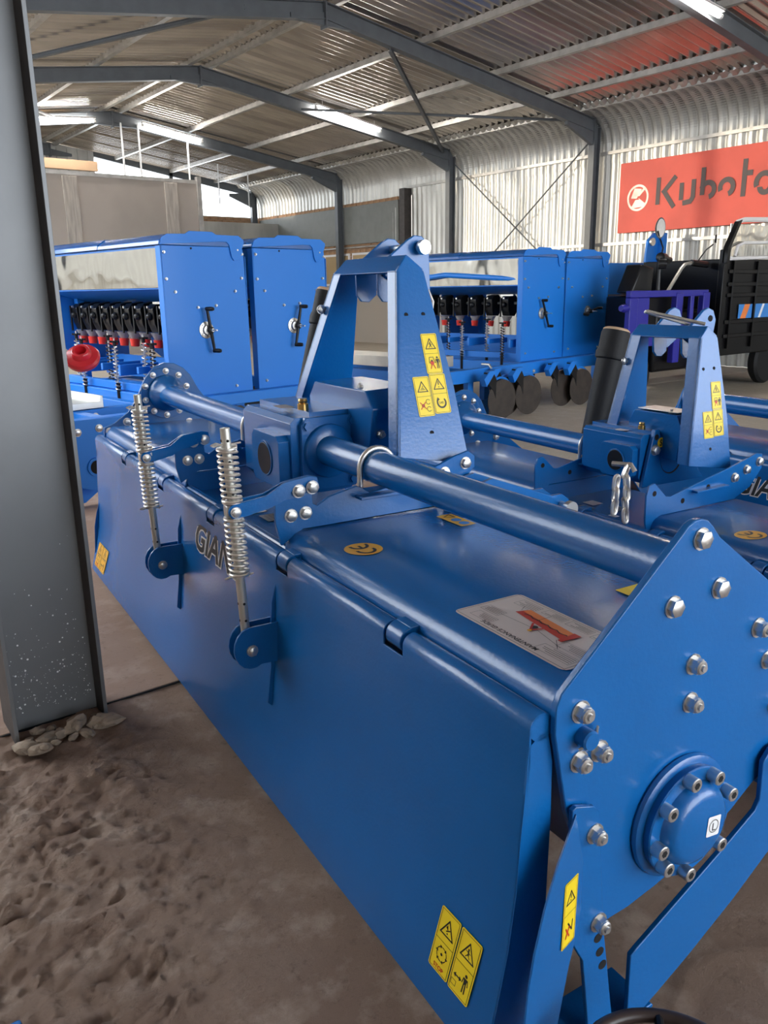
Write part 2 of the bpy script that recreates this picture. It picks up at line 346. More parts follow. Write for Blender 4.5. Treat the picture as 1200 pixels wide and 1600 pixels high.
# floor: rough earth beside and under the column, concrete slabs beyond the joint
def floor():
    nx, ny = 330, 270; x0, x1, y0, y1 = -1.6, 2.0, -0.6, 2.31; V = []; F = []
    for j in range(ny + 1):
        for i in range(nx + 1):
            x = x0 + (x1 - x0) * i / nx; y = y0 + (y1 - y0) * j / ny
            p = Vector((x, y, 0)); d = x - (0.36 + .22 * (y - .9)) + .16 * noise.noise(p * 2.3)     # right of this line the floor is trowelled smooth
            rough = max(0.0, min(1.0, .70 - d * 2.2)) * 1.25
            crust = noise.noise(p * 4 + Vector((9, 2, 0)))
            h = noise.fractal(p * 6, 1.0, 2.1, 4) * .010 + (.5 - abs(noise.noise(p * 9))) * .016 + (.5 - abs(noise.noise(p * 23 + Vector((3, 1, 0))))) * .011 * (1 + crust) + noise.noise(p * 48) * .006 + (.5 - abs(noise.noise(p * 15 + Vector((8, 5, 0))))) ** 3 * .05 * max(0, crust + .2) + max(0, noise.noise(p * 30 + Vector((0, 7, 0))) - .25) * .022
            sm = noise.fractal(p * 2.5, 1, 2, 3) * .0035 + max(0, .04 - abs(noise.noise(p * 1.6 + Vector((4, 4, 0))))) * .06
            edge = max(0, min(1, (i / 12), (nx - i) / 12, (j / 8), (ny - j) / 6))
            V.append((x, y, min((-.020 + h * rough * 1.2 + sm) * edge - .004, .018)))
    for j in range(ny):
        for i in range(nx):
            a = j * (nx + 1) + i; F.append((a, a + 1, a + nx + 2, a + nx + 1))
    def quad(a, b, c, d, z=-.004):
        k = len(V); V.extend([(a, c, z), (b, c, z), (b, d, z), (a, d, z)]); F.append((k, k + 1, k + 2, k + 3))
    quad(-9, x0, -9, 2.31); quad(x1, 12.1, -9, 2.31); quad(x0, x1, -9, y0); quad(-9, 12.1, 2.2, 26, -.06)
    me = bpy.data.meshes.new('floor'); me.from_pydata(V, [], F); me.materials.append(earth)
    me.polygons.foreach_set('use_smooth', [True] * len(me.polygons))
    o = bpy.data.objects.new('floor', me); COL.objects.link(o); struct(o)
    M(dark).box(-3.9, 12, 2.2925, 2.2965, -.02, -.003).build('floor_joint', o, warp=False)
    for i in range(4):
        for j in range(6):
            xa = -3.9 + i * 4; ya = 2.298 + j * 3.95
            b = M(slabm if (i < 2 and j < 2) else slabp).box(xa, xa + 3.992, ya, ya + 3.942, -.12, -.002)
            b.build('concrete_slab', o, bev=.003, warp=False)
    return o
floor_o = floor()

# corrugated sheets: rows across the profile follow (y), columns follow a path in x,z
def corr(path, y0, width, pitch, amp, trap, m, name, parent, yoff=0):
    n = int(width / pitch * (8 if trap else 6)) + 1
    nrm = []
    for i, p in enumerate(path):
        a, b = path[max(0, i - 1)], path[min(len(path) - 1, i + 1)]
        dx, dz = b[0] - a[0], b[1] - a[1]; l = math.hypot(dx, dz); nrm.append((dz / l, -dx / l))
    V = []; F = []
    for j in range(n):
        y = width * j / (n - 1); ph = (y / pitch) % 1
        if trap: h = max(-1, min(1, 3.2 * (abs(ph - .5) * 4 - 1.25)))
        else: h = math.sin(2 * PI * ph)
        for (x, z), (nx_, nz_) in zip(path, nrm): V.append((x + nx_ * h * amp, y, z + nz_ * h * amp))
    k = len(path)
    for j in range(n - 1):
        for i in range(k - 1): F.append((j * k + i, j * k + i + 1, (j + 1) * k + i + 1, (j + 1) * k + i))
    me = bpy.data.meshes.new(name); me.from_pydata(V, [], F); me.materials.append(m)
    me.polygons.foreach_set('use_smooth', [True] * len(me.polygons))
    return me
def lay(me, name, parent, ys, x=0):
    for y in ys:
        o = bpy.data.objects.new(name, me); COL.objects.link(o); o.location = (x, y, 0); o.parent = parent
W_R = .916
ceiling = struct(M(purl).box(XR - .12, XR + .12, YN, YF, ZR + .015, ZR + .03).build('ceiling', warp=False))
ysR = [YN + k * (W_R - .0) for k in range(int((YF - YN) / W_R) + 1)]
lay(corr([(XR - .02, ZR - .01), (9.2, roofz(9.2)), (11.45, roofz(11.45) - .005)], 0, W_R, W_R / 6, .023, True, galvr, 'roof_sheet', None), 'roof_sheet', ceiling, ysR)
lay(corr([(-4.2, roofz(-4.2)), (.8, roofz(.8)), (XR + .02, ZR - .01)], 0, W_R, W_R / 6, .023, True, galvr, 'roof_sheet', None), 'roof_sheet', ceiling, [y for y in ysR if y < 4.5])  # reaches over an unseen lean-to, added to keep sky off the near left
lay(corr([(.1, roofz(.1)), (.8, roofz(.8)), (XR + .02, ZR - .01)], 0, W_R, W_R / 6, .023, True, galvr, 'roof_sheet', None), 'roof_sheet', ceiling, [y for y in ysR if y >= 4.5])
# right wall: ribbed sheets, with a curved sheet that turns into the roof
wall_r = struct(M(purl).box(XW - .06, XW - .012, YN, 14.6, 3.36, 3.41).box(XW - .06, XW - .012, YN, 14.6, 1.90, 1.95).build('wall_right', warp=False))
W_W = .8
ysW = [YN + k * W_W for k in range(26)]
lay(corr([(XW, 0), (XW, 1.7), (XW, 3.3)], 0, W_W, .16, .016, True, galv, 'wall_sheet', None), 'wall_sheet', wall_r, ysW)
arcp = [(XW - .01, 3.22), (XW - .01, 3.46)] + [(XW - .01 - .55 * (1 - math.cos(R(a))), 3.46 + .56 * math.sin(R(a))) for a in range(8, 89, 8)] + [(11.36, roofz(11.36) - .020)]
lay(corr(arcp, 0, W_W, .16, .018, True, galv, 'curved_eave_sheet', None), 'curved_eave_sheet', wall_r, [YN + k * W_W for k in range(35)])
M(galv).prism([(11.26, roofz(11.26) + .012), (11.62, roofz(11.62) + .012), (11.62, roofz(11.62) + .03), (11.26, roofz(11.26) + .03)], 'y', YN, 21.6).build('eave_gap_strip', wall_r, warp=False)  # added strip that stops sky light leaking through the eave gap
# the crimps of the curved sheets
cr_ = M(purl)
for a in range(10, 88, 4):
    x, z = XW - .012 - .55 * (1 - math.cos(R(a))), 3.46 + .56 * math.sin(R(a)); dx, dz = math.cos(R(a)), -math.sin(R(a))
    cr_.prism([(x - .0, z - .0), (x - .022 * dx, z + .022 * dz), (x - .022 * dx + .006 * dz, z + .022 * dz + .006 * dx)], 'y', YN, 21.5)
cr_.build('sheet_crimps', wall_r, warp=False)['kind'] = 'stuff'
# far stretch of the right wall: brick, long slate-grey panel, boarded windows
far = struct(M(mortar).box(XW - .02, XW + .18, 14.75, YF, 0, 3.24).build('wall_right_far', warp=False))
br = proto(M(brick_m).box(-.02, .02, 0, .215, 0, .068), 'brick_mesh')
for row in range(3):
    for k in range(30):
        o = inst('brick', br, far, (XW - .022, 14.8 + k * .228 + (row % 2) * .11, 3.01 + row * .078)); o.location.x += random.uniform(-.003, .003)
for row in range(8):
    for k in range(20):
        o = inst('brick', br, far, (XW - .022, 14.8 + k * .228 + (row % 2) * .11, 1.72 + row * .078)); o.location.x += random.uniform(-.003, .003)
M(grey).box(XW - .09, XW - .03, 14.95, 21.2, 2.30, 3.16).build('wall_panel', far, bev=.004, warp=False)
for y0 in (15.7, 16.9, 18.1, 19.3):
    M(hazew).box(XW - .07, XW - .02, y0, y0 + 1.1, 1.35, 2.1).build('window_frame', far, warp=False)
    M(ply).box(XW - .085, XW - .071, y0 + .06, y0 + 1.04, 1.4, 2.05).build('window_board', far, warp=False)
M(coledge).box(XW - .2, XW, 14.6, 14.78, 0, 3.36).build('end_post', far, warp=False)
M(purl).tube([(XW - .08, 15.05, 1.6), (XW - .08, 15.05, 3.0)], .015).tube([(XW - .08, 15.05, 2.22), (XW - .08, 20, 2.24)], .02).tube([(XW - .08, 15.15, 2.22), (XW - .08, 15.15, 2.9)], .012).build('conduit', far, warp=False)
# far gable: ribbed sheet on the left, brick sill, big daylight openings
gable = struct(M(mortar).box(-4.2, 12.1, 21.5, 21.7, 0, 3.26).build('wall_back', warp=False))
b2 = proto(M(brick_m).box(0, .215, -.02, .02, 0, .068), 'brick_mesh_far')
for row in range(8):
    for k in range(17): inst('brick', b2, gable, (8.15 + k * .228 + (row % 2) * .11, 21.485, 2.62 + row * .078))
M(galv).box(-4.2, 7.5, 21.5, 21.56, 3.26, 4.2).build('gable_sheet', gable, warp=False)
for k in range(16): M(galv).box(3.6 + k * .25, 3.68 + k * .25, 21.46, 21.5, 3.26, 4.65).build('gable_rib', gable, warp=False)
M(galv).prism([(3, 4.2), (7.5, 4.2), (7.5, 4.62), (6.4, 4.76), (3, 4.3)], 'y', 21.5, 21.56).build('gable_sheet', gable, warp=False)
gp = M(frame_m)
for x in (9.45,): gp.box(x, x + .1, 21.5, 21.58, 3.26, roofz(x) - .1)
gp.prism([(7.5, roofz(7.5) - .13), (12, roofz(12) - .22), (12, ZE), (7.5, roofz(7.5))], 'y', 21.5, 21.58)
gp.build('gable_mullion', gable, warp=False)
# left lean-to wall (seen only in reflections), heights shaped to block sky and low sun
wall_l = struct(M(purl).box(-4.05, -4.0, YN, YF, 1.5, 1.56).build('wall_left', warp=False))
lay(corr([(-4.1, 0), (-4.1, 1.6), (-4.1, 2.4)], 0, W_W, .16, .016, True, galv, 'wall_sheet', None), 'wall_sheet', wall_l, [YN + k * W_W for k in range(35)])
lay(corr([(-4.1, 2.4), (-4.1, 2.8), (-4.1, 3.3)], 0, W_W, .16, .016, True, galv, 'wall_sheet', None), 'wall_sheet', wall_l, [YN + k * W_W for k in range(13)])

wf = struct(M(purl).box(-4.1, -4.0, -6.3, -6.25, 0, 3.0).build('sky_block_wall', warp=False))  # unseen end wall, added to keep sky light off the tailgates
M(galv).box(-4.1, -.6, -6.25, -6.2, 0, 3.6).build('gable_sheet', wf, warp=False)  # closing sheet of the added wall, blocks the sky on the left
# portal frames
def ibeam(mb, a, b, up_, depth, width, tf=.012, tw=.01):
    a, b, u = Vector(a), Vector(b), Vector(up_); d = (b - a).normalized(); u = (u - d * u.dot(d)).normalized(); s = d.cross(u)
    def bx(u0, u1, s0, s1):
        mb.loft([a + u * p + s * q for p, q in ((u0, s0), (u1, s0), (u1, s1), (u0, s1))], [b + u * p + s * q for p, q in ((u0, s0), (u1, s0), (u1, s1), (u0, s1))])
    h, w2 = depth / 2, width / 2
    bx(h - tf, h, -w2, w2); bx(-h, -h + tf, -w2, w2); bx(-h + tf, h - tf, -tw / 2, tw / 2)
def portal(y, first=False):
    t = empty('portal_frame', (XR, y, 0)); tag(t, None, None); t['kind'] = 'structure'; t.name = 'trim_%d' % (FR.index(y) + 1)
    def part(name, f):
        mb = M(frame_m); f(mb)
        for v in mb.bm.verts: v.co -= Vector((XR, y, 0))
        return mb.build(name, t, warp=False)
    zr, ze = ZR - .20, ZE - .235
    if y < 20: part('rafter', lambda m: ibeam(m, (11.72, y, ze + .03), (XR, y, zr), (0, 0, 1), .20, .11))
    part('rafter', lambda m: ibeam(m, (XL, y, ze - .02), (XR, y, zr), (0, 0, 1), .20, .11))
    part('ridge_gusset', lambda m: (m.prism([(XR - .5, zr - .16), (XR, zr - .17), (XR + .5, zr - .16), (XR + .5, zr - .1), (XR, zr - .02), (XR - .5, zr - .1)], 'y', y - .03, y + .03), m.box(XR - .012, XR + .012, y - .07, y + .07, zr - .2, zr + .1)))
    part('eave_haunch', lambda m: m.prism([(11.72, ze + .1), (11.72, ze - .28), (11.05, ze - .02), (11.05, ze + .05)], 'y', y - .03, y + .03))
    part('column', lambda m: ibeam(m, (11.79, y, 0), (11.79, y, ze + .14), (1, 0, 0), .16, .12))
    if not first: part('column', lambda m: ibeam(m, (XL - .02, y, 0), (XL - .02, y, ze), (1, 0, 0), .2, .11))
    return t
for y in FR: portal(y, y == 2.3)
# purlins
pn = 0
for x in (1.9, 3.3, 4.75, 6.22, 6.58, 8.05, 9.5, 10.75, 11.47):
    z = roofz(x) - .05; sl = -1 if x < XR else 1
    o = M(purl)
    o.prism([(x - .035, z - .04), (x + .035, z - .04), (x + .035, z - .03), (x - .025, z - .03), (x - .025, z + .03), (x + .035, z + .03), (x + .035, z + .04), (x - .035, z + .04)], 'y', YN, YF)
    pn += 1; o = o.build('trim_%d' % (20 + pn), warp=False); struct(o)
# bracing rods and flats
def brace(a, b, r=.014, m=frame_m, flat=False):
    global pn
    pn += 1; mb = M(m)
    if flat: ibeam(mb, a, b, (0, 0, 1), .05, .05, .006, .006)
    else: mb.tube([a, b], r, 8)
    struct(mb.build('trim_%d' % (20 + pn), warp=False))
brace((11.86, 13.05, 3.65), (11.86, 9.6, 1.0)); brace((11.83, 9.6, 3.62), (11.83, 13.05, 1.0))
brace((7.45, 9.5, 4.32), (11.6, 13.1, 3.86), flat=True); brace((8.3, 13.1, 4.28), (11.5, 9.5, 3.86), r=.022)
brace((2.8, 13.1, 4.1), (5.3, 9.5, 4.45), flat=True); brace((2.8, 13.1, 4.05), (5.3, 16.9, 4.4), flat=True)

# steel column beside the camera: web towards us, flanges left and right
ct = empty('trim_10', (XL - .02, 2.30, 0)); ct['kind'] = 'structure'; ct.rotation_euler.z = R(-1)
M(colm).box(-.125, .112, -.004, .004, -.02, 3.8).build('column_web', ct, warp=False)
for x in (-.135, .112):
    m_ = M(coledge); m_.box(x, x + .010, -.075, .075, -.02, 3.8).use(colm).box(x - .0005, x + .0105, -.0775, -.075, -.02, 3.8); m_.build('column_flange', ct, bev=.001, warp=False)
sp_ = M(white)
for k in range(190):
    z = abs(random.gauss(0, .16)) + .04; x = random.uniform(-.115, .1); r = random.choice([.0008, .001, .0012, .0017, .0025]) * random.uniform(.7, 1.3)
    if z > .75: continue
    sp_.turned((x, -.0042, z), (0, -1, 0), [(0, r), (.0004, r * .7)], 7)
sp_.use(rock_m)
o = sp_.build('paint_splashes', ct, warp=False); o['kind'] = 'stuff'
for k in range(26):
    x = XL - .02 + random.uniform(-.13, .13); y = 2.25 - random.uniform(0, .12) + (.02 if x > .5 else 0)
    s_ = random.choice([.01, .013, .018, .026]) * random.uniform(.8, 1.2)
    bm = bmesh.new(); bmesh.ops.create_icosphere(bm, subdivisions=2, radius=1)
    sx, sy, sz = s_ * random.uniform(1, 1.7), s_ * random.uniform(.7, 1.1), s_ * random.uniform(.5, .8); rz = random.uniform(0, PI)
    for v in bm.verts:
        n = 1 + .35 * noise.noise(v.co * 1.8 + Vector((k * 7, 0, 0))); p = Vector((v.co.x * sx * n, v.co.y * sy * n, v.co.z * sz * n)); v.co = Matrix.Rotation(rz, 3, 'Z') @ p
    me = bpy.data.meshes.new('stone'); bm.to_mesh(me); bm.free(); me.materials.append(rock_m)
    o = bpy.data.objects.new('stone', me); COL.objects.link(o); o.location = (x, y, sz * .55 - .006 + (.012 if k > 16 else 0))
    tag(o, 'small broken concrete stone heaped at the foot of the grey steel column', 'stone', 'broken stones at the foot of the grey column')

# partition of taupe boards in the back
part_ = struct(M(purl).box(4.1, 8.13, 17.02, 17.08, 3.46, 3.53).box(8.08, 8.17, 16.98, 17.1, 0, 3.6).build('wall_partition', warp=False))
edges = [4.1, 5.42, 7.45, 8.08]
for a, b in zip(edges, edges[1:]): M(board).box(a + .005, b - .005, 17.03, 17.07, 0, 3.46).build('board', part_, bev=.003, warp=False)
for x in (5.28, 7.35): M(board2).box(x, x + .28, 17.0, 17.035, 0, 3.44).build('batten', part_, bev=.004, warp=False)
M(tan).box(4.7, 6.1, 17.3, 17.4, 3.6, 3.78).build('header_board', part_, warp=False)
M(galv).box(8.9, 12, 20.2, 20.25, 1.2, 3.0).build('pale_panel', part_, warp=False)
for x, zt in ((6.55, 4.5), (6.9, 4.5), (7.95, 4.35)): M(white).tube([(x, 17.05, 3.5), (x, 17.05, zt)], .018, 6).build('hanger_rod', part_, warp=False)
for x, zt in ((9.6, 4.2), (10.4, 4.05)): M(white).tube([(x, 19, 3.3), (x, 19, zt)], .015, 6).build('hanger_rod', part_, warp=False)

# fluorescent battens under the rafters
def light(name, a, b, label, watt):
    a, b = Vector(a), Vector(b); c = (a + b) / 2; L = (b - a).length; d = (b - a).normalized()
    t = empty(name, c); tag(t, label, 'lamp', None)
    def off(mb):
        for v in mb.bm.verts: v.co -= c
        return mb
    u = Vector((0, 0, 1))
    mb = M(hazew); ibeam(mb, a + u * .05, b + u * .05, (0, 0, 1), .03, .09, .008, .05); off(mb).build('batten', t, warp=False)
    mb = M(tube_m); mb.tube([a + d * .04, b - d * .04], .026, 10); off(mb).build('tube', t, warp=False)
    for p in (a + d * .15, b - d * .15): off(M(purl).tube([p + u * .06, p + u * .14], .006, 6)).build('bracket', t, warp=False)
    for e in (a, b):
        mb = M(hazew); mb.tube([e - d * .0, e + (d if e == a else -d) * .045], .03, 8); off(mb).build('end_cap', t, warp=False)
    return t
light('fluorescent_light', (8.25, 5.75, 4.20), (9.22, 5.75, 4.11), 'bright fluorescent batten at the upper right corner under the nearest rafter', 1)
light('fluorescent_light', (8.49, 12.95, 4.31), (9.92, 12.95, 4.06), 'fluorescent batten right of the roof centre under the rafter above the blue mast', 1)
light('fluorescent_light', (6.95, 16.95, 4.49), (8.25, 16.95, 4.29), 'middle fluorescent batten hanging on the right slope of the distant rafter', 1)
light('fluorescent_light', (4.72, 16.95, 4.37), (6.02, 16.95, 4.46), 'leftmost fluorescent batten beside the grey column top', 1)

# red sign with the tractor maker's lettering
sg = empty('wall_sign', (11.9, 7.7, 2.6)); tag(sg, 'faded red wall sign with dark lettering and a silver round emblem', 'sign')
M(signred).box(-.012, .012, -2.2, 1.31, -.515, .575).build('sign_board', sg, bev=.003, warp=False)
c = Canvas((-.0135, 1.31, -.515), (0, -3.5, 0), (0, 0, 1.09), (signdk,))
K, T = signdk, .075; c.step = 2e-4
ox, oy, hh = .74, .34, .37
c.disc(.37, .53, .205, silver, 28, ); c.up(); c.disc(.37, .53, .17, signred, 28); c.up()
c.poly([(.30, .68), (.44, .66), (.35, .52), (.24, .53)], silver); c.poly([(.33, .50), (.41, .50), (.50, .39), (.24, .37)], silver); c.poly([(.40, .55), (.52, .66), (.47, .67), (.35, .56)], silver); c.poly([(.38, .53), (.54, .42), (.50, .37)], silver)
c.up()
def seg(*p): c.line(p, T, K)
seg((.75, .43), (.75, .76)); seg((1.03, .76), (.86, .58), (1.03, .36))
seg((1.17, .46), (1.17, .64)); c.arc(1.27, .48, .105, -60, 0, T, K, 8); seg((1.375, .48), (1.375, .67)); c.line([(1.24, .38), (1.32, .39)], T, K)
seg((1.53, .50), (1.53, .82)); c.arc(1.62, .53, .105, -75, 165, T, K, 18)
c.arc(1.925, .54, .105, -70, 205, T, K, 18)
seg((2.19, .42), (2.19, .86)); seg((2.19, .70), (2.28, .70))
c.arc(2.50, .55, .12, 0, 205, T, K, 14); seg((2.62, .55), (2.62, .42)); c.arc(2.52, .49, .08, 180, 360, T, K, 10)
c.build('sign_lettering', sg)

# ================================================================ ROTARY TILLERS
TYAW = R(6.64)
def plw(knots):
    xs, ys = zip(*knots)
    def f(v):
        for (a, b), (c_, d) in zip(knots, knots[1:]):
            if v <= c_ or (c_, d) == knots[-1]: return b + (v - a) * (d - b) / (c_ - a)
        return v
    return f
PH = 'plate mesh'
def pipes_arc(x, z, y, r, a0, a1, n=12): return [(x + r * math.cos(R(a0 + (a1 - a0) * k / n)), y, z + r * math.sin(R(a0 + (a1 - a0) * k / n))) for k in range(n + 1)]
PLATE = [(.944, .853), (.956, .864), (.970, .870), (.985, .871), (1.0, .866), (1.012, .856), (1.031, .835), (1.163, .741), (1.36, .60), (1.40, .53), (1.38, .44), (1.28, .385), (1.188, .357),
         (1.136, .322), (1.081, .290), (1.016, .263), (.952, .245), (.890, .232), (.835, .228), (.81, .26), (.775, .38), (.742, .464), (.725, .544), (.713, .60), (.713, .64), (.722, .66)]
FARP = [(.714, .662), (.76, .678), (.82, .72), (.862, .775), (.888, .83), (.915, .872), (.95, .905), (.99, .918), (1.03, .914), (1.07, .893), (1.10, .86), (1.13, .80), (1.17, .74), (1.24, .69), (1.36, .60)] + PLATE[9:-1]
DECK = [(.716, .622), (.719, .638), (.726, .650), (.737, .659), (.752, .665), (1.14, .665), (1.20, .635), (1.30, .52), (1.36, .42)]
MID = [(.716, .618), (.724, .626), (.74, .624), (.77, .605), (1.14, .605), (1.20, .58), (1.30, .49), (1.36, .41)]
TAIL = [(.706, .642), (.694, .632), (.686, .612), (.680, .57), (.674, .51), (.668, .43), (.664, .35), (.652, .25), (.632, .15), (.608, .05)]
def tiller(label, ox, s, knots, mast, kind):
    """kind 1 = big tiller in front, 2 = smaller one-sided tiller, 3 = the one behind"""
    global WARP
    fy = plw(knots); yc = fy(2.04); org = Vector((ox + .95 * s, yc, 0))
    root = empty('rotary_tiller', rotcw(TYAW) @ org, -TYAW); tag(root, label, 'tiller')
    def W(v): return Vector((v[0] * s + ox, fy(v[1]), v[2] * s)) - org
    def WR(v): return Vector((v[0] * s + ox, yc + (v[1] - 2.04) * s, v[2] * s)) - org
    WARP = W
    big = kind == 1
    y0, y1 = .744, 3.5
    # end plates
    sp = M(blue).prism(PLATE, 'y', y0, y0 + .012).build('side_plate', root, bev=.002)
    pts = [(.986, .840), (1.039, .752), (.936, .743)]
    nut = [(.995, .635), (.996, .569), (.759, .623), (.801, .547), (.761, .543), (1.186, .594), (1.221, .50), (1.15, .66)]
    bolts(sp, HEX, [(x, y0, z) for x, z in pts], (0, -1, 0), s * 1.15); bolts(sp, NUT, [(x, y0, z) for x, z in nut], (0, -1, 0), s)
    pin = M(blue).turned((.765, y0 + .01, .583), (0, -1, 0), [(0, .0155), (.028, .0155), (.031, .013)], 16); pin.build('hinge_pin', sp)
    M(zinc).tube([(.748, y0 - .012, .572), (.757, y0 - .018, .578), (.775, y0 - .018, .590), (.780, y0 - .014, .600), (.787, y0 - .008, .594), (.786, y0 - .005, .586)], .0022, 6).build('split_pin', sp)
    fp = M(blue).prism(FARP, 'y', y1, y1 + .014).build('side_plate', root, bev=.002)
    bolts(fp, HEX, [(.735, y1, .645), (.81, y1, .68), (1.19, y1, .68), (1.08, y1, .655)], (0, -1, 0), s * 1.1)
    fc, fz = .985, .790
    fl = M(blue).turned((fc, y1, fz), (0, -1, 0), [(0, .108), (.012, .108)], 40).turned((fc, y1 - .012, fz), (0, -1, 0), [(0, .078), (.02, .076), (.034, .066), (.06, .046), (.10, .04)], 32)
    fl = fl.build('bearing_flange', root, bev=.0015)
    bolts(fl, HEX, [(fc + .094 * math.cos(R(a)), y1 - .012, fz + .094 * math.sin(R(a))) for a in range(15, 375, 36)], (0, -1, 0), s * .85)
    bolts(fl, HEX, [(fc + .064 * math.cos(R(a)), y1 - .028, fz + .064 * math.sin(R(a))) for a in range(0, 360, 60)], (0, -1, 0), s * .75)
    # hood: two raised decks and the lower middle
    d1 = M(blue).sheet(DECK, y0 + .012, 1.665, .006).prism([(.722, .646), (.752, .665), (1.14, .665), (1.20, .635), (1.14, .55), (.74, .55)], 'y', 1.655, 1.665).build('deck', root, bev=.002)
    d2 = M(blue).sheet(DECK, 2.415, y1, .006).prism([(.722, .646), (.752, .665), (1.14, .665), (1.20, .635), (1.14, .55), (.74, .55)], 'y', 2.415, 2.425).build('deck', root, bev=.002)
    d3 = M(blue).sheet(MID, 1.665, 2.415, .006).build('hood', root, bev=.002)
    # inner apron, so that the hood is closed behind the tailgate
    M(blue).sheet([(.735, .625), (.745, .50), (.80, .36)], y0 + .013, y1, .005).build('rear_apron', root)
    # hinge rod with knuckles
    ky = [1.12, 1.60, 2.08, 2.56, 3.04]
    hr = M(blue).cyl((.699, y0 + .02, .610), (.699, y1 - .02, .610), .013, 12)
    hr = hr.build('hinge_rod', root)
    for y in ky:
        M(blue).cyl((.701, y - .024, .612), (.701, y + .024, .612), .0235, 20).box(.700, .735, y - .024, y + .024, .626, .637).build('hinge_knuckle', root, bev=.0015)
    # tailgate: rolled top edge with notches round the knuckles, then the curved sheet
    tg = M(blue); ed = [y0 + .013] + [k for y in ky for k in (y - .032, y + .032)] + [y1 + .03]
    PR = [(.699 + .0215 * math.cos(R(a)), .610 + .0215 * math.sin(R(a))) for a in range(10, 181, 17)] + [(.6775, .590), (.6775, .560)] + TAIL[4:]
    PR = [(x, z) for x, z in PR]; NC = next(i for i, p in enumerate(PR) if p[1] < .60 and p[0] < .68)
    gv = [[tg.bm.verts.new((x, y, z)) for x, z in PR] for y in ed]
    for i in range(len(ed) - 1):
        for j in range(len(PR) - 1):
            if i % 2 and j < NC: continue
            tg.face([gv[i][j], gv[i][j + 1], gv[i + 1][j + 1], gv[i + 1][j]])
    skin = tg.build('tailgate', root); sm_ = skin.modifiers.new('thickness', 'SOLIDIFY'); sm_.thickness = .0045; sm_.offset = -1
    bv_ = skin.modifiers.new('bevel', 'BEVEL'); bv_.width = .0012; bv_.segments = 2; bv_.limit_method = 'ANGLE'; bv_.angle_limit = R(50)
    for ya in (ed[0], ed[-1] - .004): M(blue).prism([(.699, .600), (.678, .585)] + TAIL[4:10] + [(.72, .05), (.724, .16), (.722, .33), (.724, .45), (.722, .55), (.712, .60)], 'y', ya, ya + .004).cyl((.699, ya, .610), (.699, ya + .004, .610), .0212, 20).build('end_flange', skin)
    for y in (1.64, 2.358): M(blue).prism([(TAIL[3][0], .565)] + TAIL[4:8] + [(.642, .26), (.655, .35), (.659, .43), (.665, .51)], 'y', y - .0035, y + .0035).build('weld_rib', skin, bev=.0008)
    tg = skin
    # adjusting rods with springs
    WARP = lambda v: W((v[0] * 1.025, v[1] * 1.025, 1.2 + (v[2] - 1.2) * 1.025))
    for y in (1.6, 2.3) if kind != 2 else ():
        lg = M(blue)
        for dy in (-.020, .014): lg.prism([(.652, .39)] + [(.590 + .042 * math.cos(R(a)), .436 + .05 * math.sin(R(a))) for a in range(300, 60, -20)] + [(.655, .485)], 'y', y + dy, y + dy + .006)
        lg = lg.build('rod_lug', root, bev=.001)
        bolts(lg, HEX, [(.590, y - .020, .430)], (0, -1, 0), s * .9)
        a, b = Vector((.586, y, .420)), Vector((.567, y, .930)); d = (b - a).normalized(); P = lambda z: a + d * ((z - a.z) / d.z)
        rod = M(steelrod).turned(P(.42), d, [(0, .0105), (.511, .0105), (.511, .0085), (.505, .008)], 18).tube([(.586, y - .018, .430), (.586, y + .018, .430)], .010, 10)
        rod.use(dark)
        for z in (.46, .50, .54, .79, .86, .905): q = P(z); rod.turned(q + Vector((-.0104, 0, 0)), (-1, 0, 0), [(0, .0032), (.0006, .003)], 8); rod.turned(q + Vector((0, -.0104, 0)), (0, -1, 0), [(0, .0032), (.0006, .003)], 8)
        rod = rod.build('adjusting_rod', root)
        for za, zb, n in ((.885, .775, 10), (.735, .610, 11)):
            path = []
            for k in range(n * 14 + 1):
                t = k / (n * 14); ang = 2 * PI * k / 14; tt = min(1, max(0, (t - .05) / .9)); c0 = P(za + (zb - za) * tt)
                path.append(c0 + Vector((.0205 * math.cos(ang), .0205 * math.sin(ang), 0)))
            M(spring_m).tube(path, .0029, 6).build('coil_spring', rod)
            for z in (za + .003, zb - .003): M(zinc).turned(P(z) - d * .0015, d, [(0, .022), (.003, .022)], 18).build('washer', rod)
        for z, sg_ in ((.896, 1), (.602, -1)):
            q = P(z); M(spring_m).tube([q + Vector((-.035, -.006, .002)), q + Vector((-.026, -.010, .006)), q + Vector((-.012, -.003, 0)), q + Vector((.02, 0, 0)), q + Vector((.032, .002, .001))], .0024, 6).tube(
                [q + Vector((-.035, -.006, .002)), q + Vector((-.024, .010, -.004)), q + Vector((0, .0125, 0)), q + Vector((.026, .008, -.006))], .0022, 6).build('spring_pin', rod)
        M(zinc).box(.556, .592, y - .012, y + .012, .741, .767).build('pivot_block', rod, bev=.003)
        ar = M(blue)
        yb = 1.622 if y < 2 else 2.362
        for dy in (-.019, .013):
            A = [(.574 + .017 * math.cos(R(t)), .754 + .017 * math.sin(R(t))) for t in range(80, 281, 25)] + [(.655, .746), (.70, .755), (.765, .758), (.785, .775), (.78, .798), (.76, .802), (.70, .795), (.65, .776)]
            o = y + dy; e = (yb - .012 if dy < 0 else yb - .004) - o
            ar.loft([(x, o + e * max(0, min(1, (x - .62) / .08)), z) for x, z in A], [(x, o + .006 + e * max(0, min(1, (x - .62) / .08)), z) for x, z in A])
        ar = ar.build('spring_arm', root, bev=.001)
        bolts(ar, HEX, [(.572, y - .021, .753)], (0, -1, 0), s * .8)
        bolts(ar, HEX, [(x, yb - .014, z) for x, z in ((.732, .772), (.766, .776))], (0, -1, 0), s * 1.05)
    WARP = W
